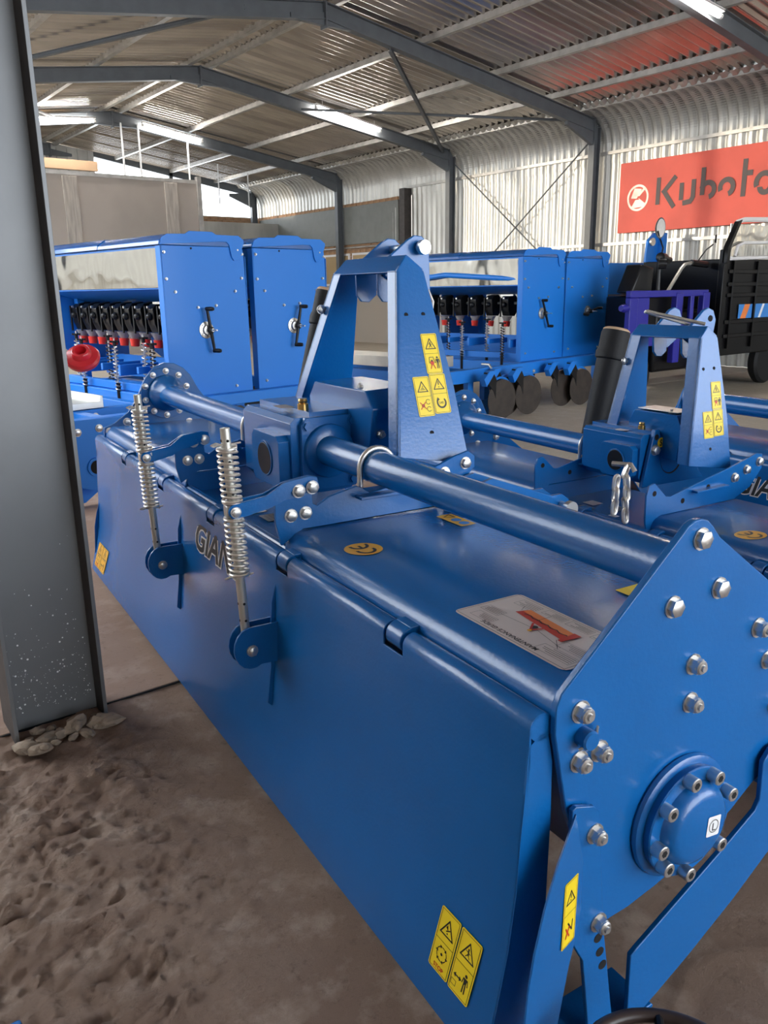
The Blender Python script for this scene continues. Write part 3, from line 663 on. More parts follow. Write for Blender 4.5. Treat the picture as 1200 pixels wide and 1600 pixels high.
    # cross brackets standing on the hood
    if kind == 2:
        BR = [(.705, .60), (.692, .66), (.690, .74), (.70, .77), (.725, .775), (.78, .725), (.80, .722), (.86, .735), (1.0, .765), (1.12, .79), (1.22, .815), (1.25, .81), (1.255, .76), (1.20, .70), (1.12, .668), (.80, .666), (.76, .666)]
    else:
        BR = [(.704, .636), (.692, .69), (.692, .74), (.700, .755), (.765, .757), (.785, .752), (.787, .724), (.80, .718), (.83, .735), (.905, .752), (.925, .742), (.94, .730), (1.06, .745), (1.19, .79), (1.235, .80), (1.256, .785), (1.256, .755), (1.235, .738), (1.14, .668), (.76, .668)]
    for yb in (1.652, 2.415):
        b_ = M(blue).prism(BR, 'y', yb, yb + .010).box(.90, 1.06, yb - .03, yb + .055, .722, .730)
        b_ = b_.build('cross_bracket', root, bev=.0015)
        if kind == 2:
            bolts(b_, HEX, [(1.235, yb, .785), (1.17, yb, .765), (1.11, yb, .745)], (0, -1, 0), s * 1.1); holes(b_, [(.725, .742), (.86, .70), (.98, .73)], yb, .009)
        else: bolts(b_, HEX, [(.730, yb, .705), (.767, yb, .706), (1.225, yb, .770), (1.16, yb, .752)], (0, -1, 0), s * 1.05)
    # gearbox with cover plates, boss and breather (rigid, so it keeps its shape)
    gs = 1.0 if kind != 2 else .80
    def WARP(v):
        g_ = Vector((v[0] * 1.107, v[1] * 1.107, 1.2 + (v[2] - 1.2) * 1.107)); c_ = Vector((.98, 2.12, .783)); return WR(c_ + (g_ - c_) * gs + Vector((0, 0, .02 if kind == 2 else 0)))
    gx0, gx1, gy0, gy1, gz0, gz1 = .80, .985, 1.79, 2.10, .712, .905
    ch = .022
    gsec = [(gx0 + ch, gz0), (gx1 - ch, gz0), (gx1, gz0 + ch), (gx1, gz1 - ch), (gx1 - ch, gz1), (gx0 + ch * .6, gz1), (gx0, gz1 - ch * .6), (gx0, gz0 + ch)]
    g = M(blue).prism(gsec, 'y', gy0, gy1)
    g.prism([(1.80, .745), (1.815, .732), (1.955, .732), (1.97, .745), (1.97, .848), (1.955, .862), (1.815, .862), (1.80, .848)], 'x', gx0 - .030, gx0 + .01)
    g.turned((gx0 - .0302, 1.885, .797), (-1, 0, 0), [(0, .046), (.003, .045)], 24).box(gx0 + .05, gx1 - .01, gy0 - .004, gy1 + .0, gz1 - .001, gz1 + .012)
    g.use(black).turned((gx0 - .0332, 1.885, .797), (-1, 0, 0), [(0, .041), (.001, .040)], 24)
    g = g.build('gearbox', root, bev=.006, seg=3)
    M(brass).turned((.862, 1.845, gz1 + .012), (0, 0, 1), [(0, .014), (.014, .014), (.016, .010), (.022, .012), (.027, .010)], 14).build('breather_plug', g)
    if kind == 2:
        cv = M(blue).prism([(.800, .700), (.835, .86), (.850, .925), (.875, .925), (.885, .895), (1.03, .90), (1.13, .73), (1.16, .70)], 'y', gy0 - .022, gy0 - .006).build('gear_side_plate', root, bev=.002)
        M(dark).turned((.955, gy0 - .0225, .800), (0, -1, 0), [(0, .060), (.0006, .060)], 28).build('round_recess', cv)
        M(blue).turned((.950, gy0 - .0232, .802), (0, -1, 0), [(0, .056), (.0006, .056)], 28).build('recess_cover', cv)
        bolts(cv, HEX, [(.857, gy0 - .022, .845), (1.00, gy0 - .022, .885)], (0, -1, 0), s * 1.25); holes(cv, [(.862, .895)], gy0 - .022, .012)
        c = Canvas((.868, gy0 - .022, .852), (.04, 0, 0), (0, 0, .04), (yellow,)); c.disc(.02, .02, .02, yellow, 20); c.up(); c.text('S', .012, .008, .034, ink, bold=.02); c.build('round_sticker', cv, 'round yellow sticker with a black S')
        M(white).turned((.838, 1.93, gz1 + .0125), (0, 0, 1), [(0, .030), (.0006, .030)], 24).build('oval_label', g, 'x') if False else None
        c = Canvas((.815, 1.88, gz1 + .001), (0, .09, 0), (-.0, 0, 0) if False else (.045, 0, 0), (cream,)); 
        c.n = Vector((0, 0, 1)); c.disc(.04, .02, .028, cream, 24); c.build('round_label', g)
    else:
        cv = M(blue).prism([(.822, .722), (.970, .722), (.976, .73), (.976, .90), (.97, .906), (.835, .906), (.822, .888)], 'y', gy0 - .016, gy0).turned((.894, gy0 - .016, .82), (0, -1, 0), [(0, .068), (.012, .066), (.022, .048)], 30)
        cv = cv.build('gearbox_cover', root, bev=.002)
        bolts(cv, BBOLT, [(.838, gy0 - .016, .885), (.962, gy0 - .016, .890), (.838, gy0 - .016, .742), (.962, gy0 - .016, .742)], (0, -1, 0), s * 1.1)
        c = Canvas((.862, 1.89, gz1 + .0115), (0, .10, 0), (-.045, 0, 0), (silver,)); c.rect(0, 0, .06, .04, silver, .004); c.build('rating_plate', g)
    WARP = WR
    # driveshaft input box between the mast legs
    gw, ga, gb = (.36, 1.06, 1.22) if kind != 2 else (.22, .99, 1.10)
    GY = lambda f: 2.03 + gw * f
    ib = M(blue).loft([(ga, GY(f), z) for f, z in ((-.47, .79), (-.53, .90), (-.42, .945), (.42, .945), (.53, .90), (.47, .79))], [(gb, GY(f), z) for f, z in ((-.47, .79), (-.53, .90), (-.42, .95), (.42, .95), (.53, .90), (.47, .79))])
    if kind != 1: ib.use(alum).box(ga + .01, gb - .01, GY(-.4), GY(.4), .950, .953)
    ib = ib.build('input_guard', root, bev=.003)
    bolts(ib, SMALL, [(ga + .03, GY(-.5), .83)], (0, -1, 0), s * .8); bolts(ib, SMALL, [(ga + .03, GY(-.2), .945)], (0, 0, 1), s * .6)
    # hitch mast
    ht, hb = mast
    if kind == 2: WARP = lambda v: WR((v[0] - .10 - .035 * (v[2] - .76) / .5, v[1], .76 + (v[2] - .76) * .90))
    def lean(z): return ht + (hb - ht) * (1.25 - z) / .47
    OUT = [(1.152, 1.252), (1.188, 1.288), (1.235, 1.250), (1.262, .96), (1.266, .758), (1.052, .795)]
    for sg_ in (-1, 1):
        mp = M(blue)
        mp.loft([(x, 2.04 + sg_ * lean(z), z) for x, z in OUT], [(x, 2.04 + sg_ * (lean(z) - .010), z) for x, z in OUT])
        a, b = OUT[0], OUT[5]
        mp.loft([(a[0], 2.04 + sg_ * lean(a[1]), a[1]), (a[0], 2.04 + sg_ * (lean(a[1]) - .048), a[1]), (a[0] + .009, 2.04 + sg_ * (lean(a[1]) - .048), a[1]), (a[0] + .009, 2.04 + sg_ * lean(a[1]), a[1])],
                [(b[0], 2.04 + sg_ * lean(b[1]), b[1]), (b[0], 2.04 + sg_ * (lean(b[1]) - .048), b[1]), (b[0] + .009, 2.04 + sg_ * (lean(b[1]) - .048), b[1]), (b[0] + .009, 2.04 + sg_ * lean(b[1]), b[1])])
        mp = mp.build('mast_plate', root, bev=.0012)
        if sg_ < 0:
            hl = M(dark)
            for x, z in ((1.155, 1.14), (1.208, 1.14), (1.166, .845)): hl.cyl((x, 2.04 - lean(z) - .0008, z), (x, 2.04 - lean(z) + .001, z), .006, 12)
            hl.build('bolt_holes', mp)
            for (x, z, w_, h_, t, l) in ((1.186, .990, .049, .101, 'body', 'tractor'), (1.137, .886, .049, .099, 'rotor', 'cross'), (1.188, .890, .050, .099, '!', 'ring')):
                yy = 2.04 - lean(z); V = Vector((0, -(lean(z + h_) - lean(z)), h_)); V = Vector((0, (2.04 - lean(z + h_)) - yy, h_))
                c = Canvas((x, yy, z), (w_, 0, 0), V); warn(c, 0, 0, w_, c.h, t, l); c.build('warning_sticker', mp)
        else: bolts(mp, HEX, [(1.12, 2.04 + lean(1.15) - .012, 1.15)], (0, -1, 0), s * .9)
    A = [(1.150, 1.248), (1.186, 1.289), (1.192, 1.292), (1.235, 1.255), (1.228, 1.248), (1.190, 1.280), (1.160, 1.244)]
    tp = M(blue).loft([(x, 2.04 - lean(z) + .001, z) for x, z in A], [(x, 2.04 + lean(z) - .001, z) for x, z in A])
    for y in (1.97, 2.09): tp.prism([(1.158, 1.25), (1.16, 1.19), (1.175, 1.172), (1.20, 1.170), (1.225, 1.19), (1.225, 1.25)], 'y', y, y + .008)
    tp = tp.build('mast_crosspiece', root, bev=.0015)
    E_ = [(1.175, 1.24), (1.19, 1.29), (1.25, 1.335), (1.272, 1.347), (1.296, 1.345), (1.316, 1.328), (1.320, 1.30), (1.325, 1.18), (1.31, 1.15), (1.24, 1.20)] if kind == 1 else \
         [(1.175, 1.24), (1.19, 1.29), (1.25, 1.345), (1.275, 1.355), (1.30, 1.345), (1.315, 1.31), (1.30, 1.24), (1.24, 1.20)]
    for y in (1.96, 2.10):
        e_ = M(blue).prism(E_, 'y', y, y + .012).build('hitch_ear', root, bev=.002)
        if kind != 1 and y < 2: holes(e_, [(1.285, 1.315)], y, .012)
    if kind == 1:
        M(zinc).turned((1.288, 1.935, 1.315), (0, 1, 0), [(-.004, .017), (-.004, .019), (.012, .020), (.012, .013), (.20, .013)], 20).build('top_link_pin', root)
        M(zinc).tube([(1.285, 1.955, 1.21), (1.31, 1.95, 1.20), (1.322, 1.945, 1.17), (1.315, 1.945, 1.12), (1.295, 1.95, 1.09)], .0045, 8).build('linch_pin', root)
    elif kind == 2: M(alum).tube([(1.17, 1.89, 1.30), (1.10, 2.02, 1.335), (1.09, 2.06, 1.345), (1.10, 2.08, 1.343), (1.25, 1.97, 1.28)], .0065, 8).build('loop_handle', root)
    WARP = WR
    # lower hitch arms
    for y, xx in ((1.60, 1.50), (2.46, 1.50)):
        for dy in (-.045, .03):
            M(blue).prism([(1.15, .66), (1.17, .73), (1.24, .745), (1.44, .672), (1.475, .672), (1.50, .655), (1.505, .63), (1.48, .605), (1.44, .605), (1.25, .62)], 'y', y + dy, y + dy + .012).build('lower_hitch_arm', root, bev=.0015)
        M(zinc).turned((1.475, y - .085, .638), (0, 1, 0), [(0, .018), (0, .021), (.016, .021), (.016, .014), (.14, .014)], 20).build('lower_link_pin', root)
    WARP = W
    # the two pipes with their clamps
    if kind == 1 or kind == 3:
        M(blue).cyl((.98, y0 + .011, .783), (.98, 1.97, .783), .041, 32).build('cross_pipe', root)
    M(blue).cyl((.98, 2.2, .783), (.98, y1 - .05, .787), .041, 32).build('cross_pipe', root)
    for y in ((1.685, 2.46) if kind != 2 else (2.45,)):
        q = [(.98 - .048, y, .700), (.98 - .048, y, .76)] + [(.98 + .048 * math.cos(R(a)), y, .783 + .048 * math.sin(R(a))) for a in range(180, -1, -15)] + [(1.028, y, .76), (1.028, y, .700)]
        ub = M(zinc).tube(q, .0072, 10).build('pipe_clamp', root)
        bolts(ub, HEX, [(.932, y, .705)], (0, 0, -1), s * .9)
    # rotor
    M(blue).cyl((.99, y0 + .02, .37), (.99, y1 - .02, .37), .038, 16).build('rotor_shaft', root)
    if kind == 1:
        for k in range(5):
            y = .86 + k * .2; M(blue).turned((.99, y, .37), (0, 1, 0), [(0, .085), (.01, .085)], 18).build('rotor_flange', root)
            for j in range(4):
                a = R(j * 90 + k * 25); ca, sa = math.cos(a), math.sin(a)
                pts = [(.06, -.02), (.14, -.03), (.20, 0), (.225, .05), (.20, .06), (.175, .02), (.13, 0), (.06, .01)]
                P3 = [(.99 + u * ca - v * sa, .37 + u * sa + v * ca) for u, v in pts]
                P3 = [(x, max(z, .10)) for x, z in P3]
                M(brown).prism(P3, 'y', y + .012, y + .020).build('rotor_blade', root)
    # hub cover on the near end
    hub = M(blue).turned((.990, y0, .37), (0, -1, 0), [(0, .106), (.004, .108), (.010, .106), (.014, .098), (.014, .094), (.026, .096), (.028, .094), (.028, .073), (.036, .070), (.046, .062), (.050, .052), (.051, .0)], 48)
    hub = hub.build('hub_cover', root)
    if big:
        bolts(hub, SOCK, [(.990 + .083 * math.cos(R(a)), y0 - .028, .37 + .085 * math.sin(R(a))) for a in (22, 63, 103, 145, 190, 218, 262, 318)], (0, -1, 0), s * 1.25)
        c = Canvas((.998, y0 - .0505, .352), (.030, 0, -.004), (.003, 0, .036), (white,)); c.rect(0, 0, .031, .036, white, .003); c.up(); c.arc(.0155, .018, .011, 0, 360, .0014, ink, 18); c.text('L', .011, .010, .02, ink); c.build('square_label', hub, 'small white square label with a circle')
    # skid and its strap, rear side guard
    for yy, sgn in ((y0 - .008, -1), (y1 + .022, 1)):
        st = M(blue).prism([(.742, .474), (.750, .478), (.790, .466), (.800, .452), (.812, .25), (.835, .16), (.85, .095), (.795, .088), (.772, .20), (.757, .235), (.745, .36)], 'y', yy - .006 * sgn * -1 - .006, yy - .006 * sgn * -1) if False else \
            M(blue).prism([(.742, .474), (.750, .478), (.786, .466), (.798, .452), (.822, .243), (.862, .016), (.808, .016), (.782, .19), (.757, .235), (.745, .36)], 'y', yy - .004, yy + .004)
        st = st.build('skid_strap', root, bev=.0015)
        if sgn < 0:
            bolts(st, NUT, [(.790, yy - .004, .418), (.810, yy - .004, .250)], (0, -1, 0), s * .95)
            holes(st, [(.812, .219), (.818, .190), (.826, .161)], yy - .004, .0085)
        oy = yy - .030 if sgn < 0 else yy
        gd = M(blue)
        A = [(.742, .474), (.738, .468), (.700, .418), (.668, .358), (.648, .300), (.634, .240), (.626, .147), (.620, .062), (.706, .062), (.722, .12), (.745, .205), (.757, .237), (.768, .30), (.766, .38)]
        fo = lambda x, k: (min(0, (x - .757)) * (.30 if k else .30)) * (1 if sgn < 0 else 0)
        gd.loft([(x, yy - .008 + fo(x, 1), z) for x, z in A], [(x, yy - .004 + fo(x, 0), z) for x, z in A])
        gd = gd.build('rear_side_guard', root, bev=.0012)
        if big and sgn < 0:
            U = Vector((.036, .0108, .020)); V = Vector((.000, 0.000, .118))
            c = Canvas((.716, yy - .0086 + fo(.716, 1) - .0003, .255), (.036, .0106, 0), (.002, .0006, .115)); warn(c, 0, 0, c.w, c.h, '!', 'foot'); c.build('warning_sticker', gd)
        sk = M(blue)
        BAND = [(.887, .150), (.900, .158), (1.00, .212), (1.10, .266), (1.18, .312), (1.190, .33), (1.187, .405), (1.205, .425), (1.235, .43), (1.26, .41), (1.27, .25), (1.244, .211), (1.146, .142), (1.04, .078), (.96, .035), (.905, .008), (.890, .004)]
        sk.prism(BAND, 'y', yy - .008, yy + .001)
        sk.prism([(.765, .030), (.785, .004), (.94, .004), (.955, .012), (.95, .018), (.80, .014), (.775, .034)], 'y', yy - .008, yy + .085)
        sk = sk.build('skid', root, bev=.0015)
        if sgn < 0: bolts(sk, NUT, [(1.222, yy - .008, .395)], (0, -1, 0), s)
    # stickers on the hood and tailgate
    if kind in (1, 3):
        def on_tail(y_left, z_low, wd, hg, sk=0):
            i = [(x, z) for x, z in TAIL]; 
            def xs(z):
                for (xa, za), (xb, zb) in zip(TAIL, TAIL[1:]):
                    if zb <= z <= za: return xa + (xb - xa) * (z - za) / (zb - za)
                return TAIL[-1][0]
            lo, hi = Vector((xs(z_low) - .0005, y_left, z_low)), Vector((xs(z_low + hg) - .0005, y_left + sk, z_low + hg))
            return Canvas(lo, (0, -wd, 0), hi - lo)
        c = on_tail(.924, .112, .108, .111, -.009); h_ = c.h; warn(c, 0, 0, .0525, h_, 'hand', 'stop'); warn(c, .0555, 0, .0525, h_, 'body', 'away'); c.build('warning_sticker', tg, 'yellow hazard sticker pair with STOP in red')
        c = on_tail(3.50, .078, .17, .107, -.04); h_ = c.h; warn(c, 0, 0, .083, h_, 'hand', 'stop', amber); warn(c, .087, 0, .083, h_, 'body', 'away', amber); c.build('warning_sticker', tg)
        c = on_tail(2.22 if kind == 1 else 2.93, .485, .36, .09); logo_text(c, 0, .006, .115); c.build('lettering', tg, 'black slanted lettering with white outline')
        c = Canvas((.912, .785, .6655), (0, .275, 0), (-.148, 0, 0), (cream,))
        Wd, Hg = .275, .148
        c.rect(0, 0, Wd, Hg, cream, .012); c.up()
        i = .005; c.line([(i, i), (Wd - i, i), (Wd - i, Hg - i), (i, Hg - i)], .0009, ink, True)
        c.text('MAINTENANCE GUIDE', .075, Hg - .020, .0135, ink, bold=.01)
        for (x, y, a, b) in ((.012, .106, .075, .024), (.012, .075, .06, .022), (.012, .012, .055, .020), (.075, .010, .052, .018), (.135, .010, .05, .018), (.195, .014, .05, .024), (.215, .078, .045, .022), (.20, .108, .05, .022)):
            c.line([(x, y), (x + a, y), (x + a, y + b), (x, y + b)], .0006, ink, True)
            for k in range(4): c.line([(x + .003, y + b * (.18 + .2 * k)), (x + a * random.uniform(.6, .94), y + b * (.18 + .2 * k))], .0011, ink)
        # the red machine drawn in the middle
        c.up(); c.poly([(.075, .050), (.205, .040), (.212, .062), (.078, .078)], inkr); c.up(); c.poly([(.078, .046), (.202, .036), (.205, .050), (.078, .062)], inko)
        c.up(); c.line([(.08, .062)] + [(.09 + k * .0115, .060 - k * .0008 + (.004 if k % 2 else 0)) for k in range(10)], .0022, ink)
        c.disc(.142, .080, .006, ink); c.line([(.13, .074), (.137, .094), (.155, .072)], .004, inkr); c.disc(.137, .095, .004, amber)
        c.poly([(.072, .044), (.088, .044), (.084, .084), (.076, .084)], inkr)
        for a, b in (((.06, .106), (.085, .085)), ((.13, .085), (.06, .1)), ((.16, .06), (.16, .028)), ((.21, .05), (.22, .034)), ((.14, .085), (.215, .09))): c.line([a, b], .0008, ink)
        c.build('maintenance_guide_sticker', d1, 'pale sticker titled MAINTENANCE GUIDE with a red machine')
        c = Canvas((.847, 1.405, .6655), (0, .09, 0), (-.09, 0, 0), (amber,)); ce(c, .042); c.build('round_sticker', d1, 'round amber sticker with CE mark')
        c = Canvas((1.126, 1.470, .6655), (0, .11, 0), (-.044, 0, 0), (amber,)); c.rect(0, 0, .105, .044, amber, .003); c.up()
        for k in (.02, .052): c.disc(k, .022, .013, inkb, 16)
        tri(c, .086, .022, .026, .003); c.build('notice_sticker', d1, 'small amber notice with two blue discs')
        c = Canvas((1.14, .90, .6655), (0, .08, 0), (-.07, 0, 0), (yellow,)); c.rect(0, 0, .08, .07, yellow, .003); c.build('yellow_sticker', d1)
        for x, y, a, b, m_ in ((.80, 1.96, .05, .07, silver), (.80, 2.06, .04, .05, cream), (.87, 1.70, .05, .06, cream)):
            c = Canvas((x + a, y, .6055), (0, b, 0), (-a, 0, 0), (m_,)); c.rect(0, 0, b, a, m_, .003); c.up(); [c.line([(.008, a * k), (b - .01, a * k)], .0012, ink) for k in (.25, .5, .75)]; c.build('rating_plate', d3)
    else:
        c = Canvas((.86, 1.22, .6655), (0, .11, 0), (-.105, 0, 0), (amber,)); ce(c, .052); c.build('round_sticker', d1, 'round amber sticker with CE mark')
        c = Canvas((.93, .80, .6655), (0, .22, 0), (-.15, 0, 0), (cream,)); c.rect(0, 0, .22, .148, cream, .01); c.up(); c.line([(.005, .005), (.215, .005), (.215, .143), (.005, .143)], .001, ink, True); c.build('pale_sticker', d1)
        for x, y, a, b, m_ in ((.76, 2.15, .06, .09, silver), (.84, 2.2, .05, .08, cream), (.77, 1.97, .04, .05, white), (.86, 2.05, .05, .07, silver)):
            c = Canvas((x + a, y, .6055), (0, b, 0), (-a, 0, 0), (m_,)); c.rect(0, 0, b, a, m_, .003); c.up(); [c.line([(.008, a * k), (b - .01, a * k)], .0012, ink) for k in (.25, .5, .75)]; c.build('rating_plate', d3)
    WARP = None
    return root
T1 = tiller('large blue rotary tiller in front, with spring rods, pointed end plate and maintenance sticker', 0, 1, [(.744, .744), (3.5, 3.5)], (.18, .345), 1)
T2 = tiller('smaller blue rotary tiller right behind the front one, with a chain on its gear plate', 1.10, .88, [(.744, .87), (1.66, 1.478), (2.04, 1.70), (2.42, 1.93), (3.5, 2.68)], (.15, .20), 2)
T3 = tiller('blue rotary tiller at the right edge, third from the camera, lettered on its tailgate', 2.02, .93, [(.744, .20), (2.04, 1.20), (3.5, 2.30)], (.18, .30), 3)

# chain hanging on the gear plate of the second tiller
def link(mb, c_, d, side, L=.042, w_=.026, r=.0042):
    c_, d, side = Vector(c_), Vector(d).normalized(), Vector(side).normalized(); h = (L - w_) / 2; P = []
    for k in range(7): a = R(-90 + 30 * k + 90); P.append(c_ + d * (h + (w_ / 2 - r) * math.sin(a)) + side * (w_ / 2 - r) * math.cos(a))
    for k in range(7): a = R(180 + 30 * k); P.append(c_ + d * (-h + (w_ / 2 - r) * math.sin(a)) + side * (w_ / 2 - r) * math.cos(a))
    mb.tube(P, r, 6, closed=True)
def chain():
    o_ = rotcw(TYAW) @ Vector((1.65, 1.52, .675)); t = empty('chain', o_, -TYAW)
    a = M(spring_m); link(a, (.012, -.01, .046), (.5, 0, 1), (1, .3, 0), .05, .031, .005); a.build('chain_link', t, warp=False)
    for k in range(4):
        a = M(spring_m); link(a, (.014 + .004 * (k % 2), -.012, .014 - k * .032), (.1, 0, -1), ((1, .2, 0) if k % 2 else (.3, 1, 0)), .05, .031, .005); a.build('chain_link', t, warp=False)
    for k in range(3):
        a = M(spring_m); link(a, (-.028, -.014, .018 - k * .034), (-.1, 0, -1), ((.3, 1, 0) if k % 2 else (1, .2, 0)), .05, .031, .005); a.build('chain_link', t, warp=False)
    a = M(zinc).tube([(.0, .03, .060), (.02, -.02, .062), (.024, -.03, .045)], .007, 8); a.build('shackle', t, warp=False)
    tag(t, 'short galvanised chain hanging beside the gearbox of the second tiller', 'chain')
chain()

# driveshafts in black sleeves leaning against the masts
def shaft(a, b, r, label):
    a, b = rotcw(TYAW) @ Vector(a), rotcw(TYAW) @ Vector(b); t = empty('driveshaft', a); tag(t, label, 'driveshaft'); d = b - a; L = d.length
    M(rubber).turned((0, 0, 0), d, [(0, r * .80), (L * .10, r * .86), (L * .50, r * .93), (L * .74, r * .97), (L * .75, r * 1.1), (L * .80, r * 1.14), (L * .83, r * 1.02), (L * .96, r * 1.04), (L * .985, r * .98)], 24).build('sleeve', t, warp=False)
    M(tan).turned(d * .985, d, [(0, r * .97), (.004, r * .97), (.010, r * .8)], 20).build('end_cap', t, warp=False)
    M(brass).turned(-d.normalized() * .07, d, [(0, r * .5), (.05, r * .5), (.07, r * .6)], 14).build('yoke', t, warp=False)
shaft((1.195, 2.60, .735), (1.325, 2.60, 1.21), .036, 'black driveshaft sleeve leaning behind the mast of the front tiller')
shaft((2.17, 2.15, .635), (2.27, 2.15, 1.055), .050, 'thick black driveshaft sleeve with a tan cap left of the second mast')

# ================================================================ SEED DRILLS
SYAW = R(-8.0)
def knob_star(mb, p, r):
    mb.turned(p, (0, 0, 1), [(0, r * .5), (.006, r * .5)], 8)
    for k in range(4):
        a = R(45 + 90 * k); c_ = Vector(p) + Vector((r * .75 * math.cos(a), r * .75 * math.sin(a), 0)); mb.turned(c_, (0, 0, 1), [(-.003, r * .32), (.012, r * .32)], 8)
def drill(label, hop, yn, L, beam, nmeter, z0, seed, hrot):
    global WARP
    rnd = random.Random(seed)
    org = Vector((hop[0][0] + .5, yn + .6, 0)); root = empty('seed_drill', rotcw(SYAW) @ org, -SYAW); tag(root, label, 'seed drill')
    WARP = lambda v: Vector(v) - org
    yf = yn + L
    for hi, (x0, x1) in enumerate(hop):
        w_ = x1 - x0; zt = 1.515
        ep = M(blue2).prism([(x0, z0), (x1 + .01, z0), (x1 - .01, zt - .05), (x1 - .02, zt), (x0 + .008, zt)], 'y', yn, yn + .004).box(x0 - .001, x0 + .006, yn + .001, yn + .06, z0, zt).box(x1 - .0, x1 + .006, yn + .001, yn + .06, z0, zt - .06)
        ep = ep.build('end_panel', root, bev=.0012)
        fx = lambda f: x0 + w_ * f
        lid_e = M(blue2).prism([(fx(-.01), 1.52), (fx(.02), 1.565), (fx(.08), 1.588), (fx(.28), 1.592), (fx(.33), 1.612), (fx(.60), 1.612), (fx(.65), 1.594), (fx(.92), 1.594), (fx(.985), 1.565), (fx(.985), 1.545),
             (fx(.955), 1.50), (fx(.955), 1.475), (fx(.90), 1.43), (fx(.85), 1.425), (fx(.825), 1.45), (fx(.80), 1.53), (fx(.77), 1.548), (fx(.70), 1.55), (fx(.01), 1.522)], 'y', yn - .012, yn - .006).build('lid_end', root, bev=.0015)
        bolts(ep, SMALL, [(fx(f), yn, z) for f, z in ((.035, 1.472), (.04, 1.30), (.13, 1.216), (.38, 1.11), (.60, 1.12), (.85, 1.216), (.94, 1.305), (.96, 1.47), (.90, 1.497), (.80, .545), (.10, .56))], (0, -1, 0), .75)
        holes(ep, [(fx(.345), 1.50)], yn - .0055, .007)
        # crank handle: zinc flange, black two-armed crank
        hx, hz = fx(.475 if hi == 0 else .52), .955
        ha = M(zinc).turned((hx - .01, yn, hz), (0, -1, 0), [(0, .058), (.008, .058), (.012, .036), (.03, .033), (.032, .02)], 24)
        for k in range(4): a = R(45 + 90 * k); ha.turned((hx - .01 + .045 * math.cos(a), yn - .008, hz + .045 * math.sin(a)), (0, -1, 0), [(0, .007), (.008, .006)], 6)
        ha = ha.build('crank_flange', root)
        an = R(hrot[hi]); ux, uz = math.cos(an), math.sin(an); yy = yn - .045
        cr1 = M(black).turned((hx, yn - .03, hz), (0, -1, 0), [(0, .022), (.03, .022), (.034, .016)], 14)
        for sg_ in (-1, 1): cr1.cyl((hx, yy, hz), (hx + sg_ * ux * .145, yy, hz + sg_ * uz * .145), .013, 10, .010).turned((hx + sg_ * ux * .145, yy + .01, hz + sg_ * uz * .145), (.5 if hi else .3, -1, 0), [(0, .014), (.05, .015), (.062, .012)], 12)
        cr1.build('crank', ha)
        M(zinc).turned((hx, yn - .062, hz), (0, -1, 0), [(0, .012), (.012, .012), (.012, .007), (.06, .006)], 10).build('crank_spindle', ha)
        # lid, hopper trough, far end
        ld = M(lidm).prism([(x0 - .012, 1.518), (x0 - .006, 1.545), (x0 + .05, 1.585), (fx(.5), 1.600), (x1 - .03, 1.588), (x1 - .01, 1.55), (x1 - .012, 1.515)], 'y', yn - .005, yn + L * .47).prism([(x0 - .014, 1.518), (x0 - .008, 1.548), (x0 + .05, 1.590), (fx(.5), 1.606), (x1 - .03, 1.592), (x1 - .01, 1.55), (x1 - .012, 1.515)], 'y', yn + L * .47, yf + .01).build('hopper_lid', root, bev=.004)
        M(inox).box(x0 + .002, x0 + .006, yn + .06, yf - .01, 1.245, 1.500).build('viewing_window', root)
        M(blue2).prism([(x0 + .01, 1.235), (x0 + .01, 1.515), (x1 - .02, 1.515), (x1 - .02, 1.25), (fx(.62), 1.15), (fx(.42), 1.15)], 'y', yn + .01, yf - .01).build('hopper_trough', root)
        M(blue2).prism([(x0, .86), (x0 + .0, zt), (x1, zt), (x1, z0 + .1), (x0 + .3, z0 + .1)], 'y', yf, yf + .005).build('end_panel', root, bev=.001)
        n = nmeter
        for k in range(n if hi == 0 else 3):
            y = yn + .14 + k * (L - .24) / (n - 1); xm = fx(.36); j = rnd.uniform(-.006, .006)
            mt = M(black).prism([(xm - .075, .99), (xm - .085, 1.10), (xm - .05, 1.135), (xm + .04, 1.15), (xm + .10, 1.10), (xm + .09, .98), (xm + .04, .925), (xm - .05, .93)], 'y', y - .048 + j, y + .048 + j)
            mt.turned((xm - .08, y + j, 1.045), (-1, 0, 0), [(0, .030), (.014, .028), (.03, .013)], 12).turned((xm - .03, y - .034 + j, 1.05), (0, -1, 0), [(0, .05), (.012, .046)], 14)
            mt = mt.build('seed_meter', root, bev=.005)
            M(rubber).box(xm - .098, xm - .086, y + .036 + j, y + .050 + j, .92, 1.12).build('meter_bracket', mt); M(zinc).turned((xm - .088, y + .0 + j, 1.112), (-1, 0, 0), [(0, .011), (.014, .009)], 8).build('meter_screw', mt)
            M(clear).turned((xm - .02, y + .01 + j, .925), (-.05, 0, -1), [(0, .058), (.055, .026)], 12).build('funnel', mt)
            M(red).turned((xm - .022, y + .01 + j, .874), (-.05, 0, -1), [(0, .040), (.008, .038), (.056, .032), (.058, .026)], 10).build('outlet_cup', mt)
        M(alum).tube([(fx(.40), yn + .02, 1.06), (fx(.40), yf - .02, 1.06)], .014, 10).build('drive_bar', root)
        if hi == 0: M(alum).box(x0 + .12, x0 + .16, yn + .20, yn + .36, 1.135, 1.15).build('pale_lever', root)
    x0, x1 = hop[0][0], hop[-1][1]
    # frame: beams across and along, uprights
    bx0, bx1, bz0, bz1 = beam
    fb = M(blue2).box(bx0, bx1, yn - .10, yn - .02, bz0, bz1).build('front_beam', root, bev=.004)
    bolts(fb, HEX, [(bx0 + .08 + i * .12, yn - .10, (bz0 + bz1) / 2) for i in range(2)] + [(x0 + .1, yn - .1, bz0 + .03)], (0, -1, 0), 1.3)
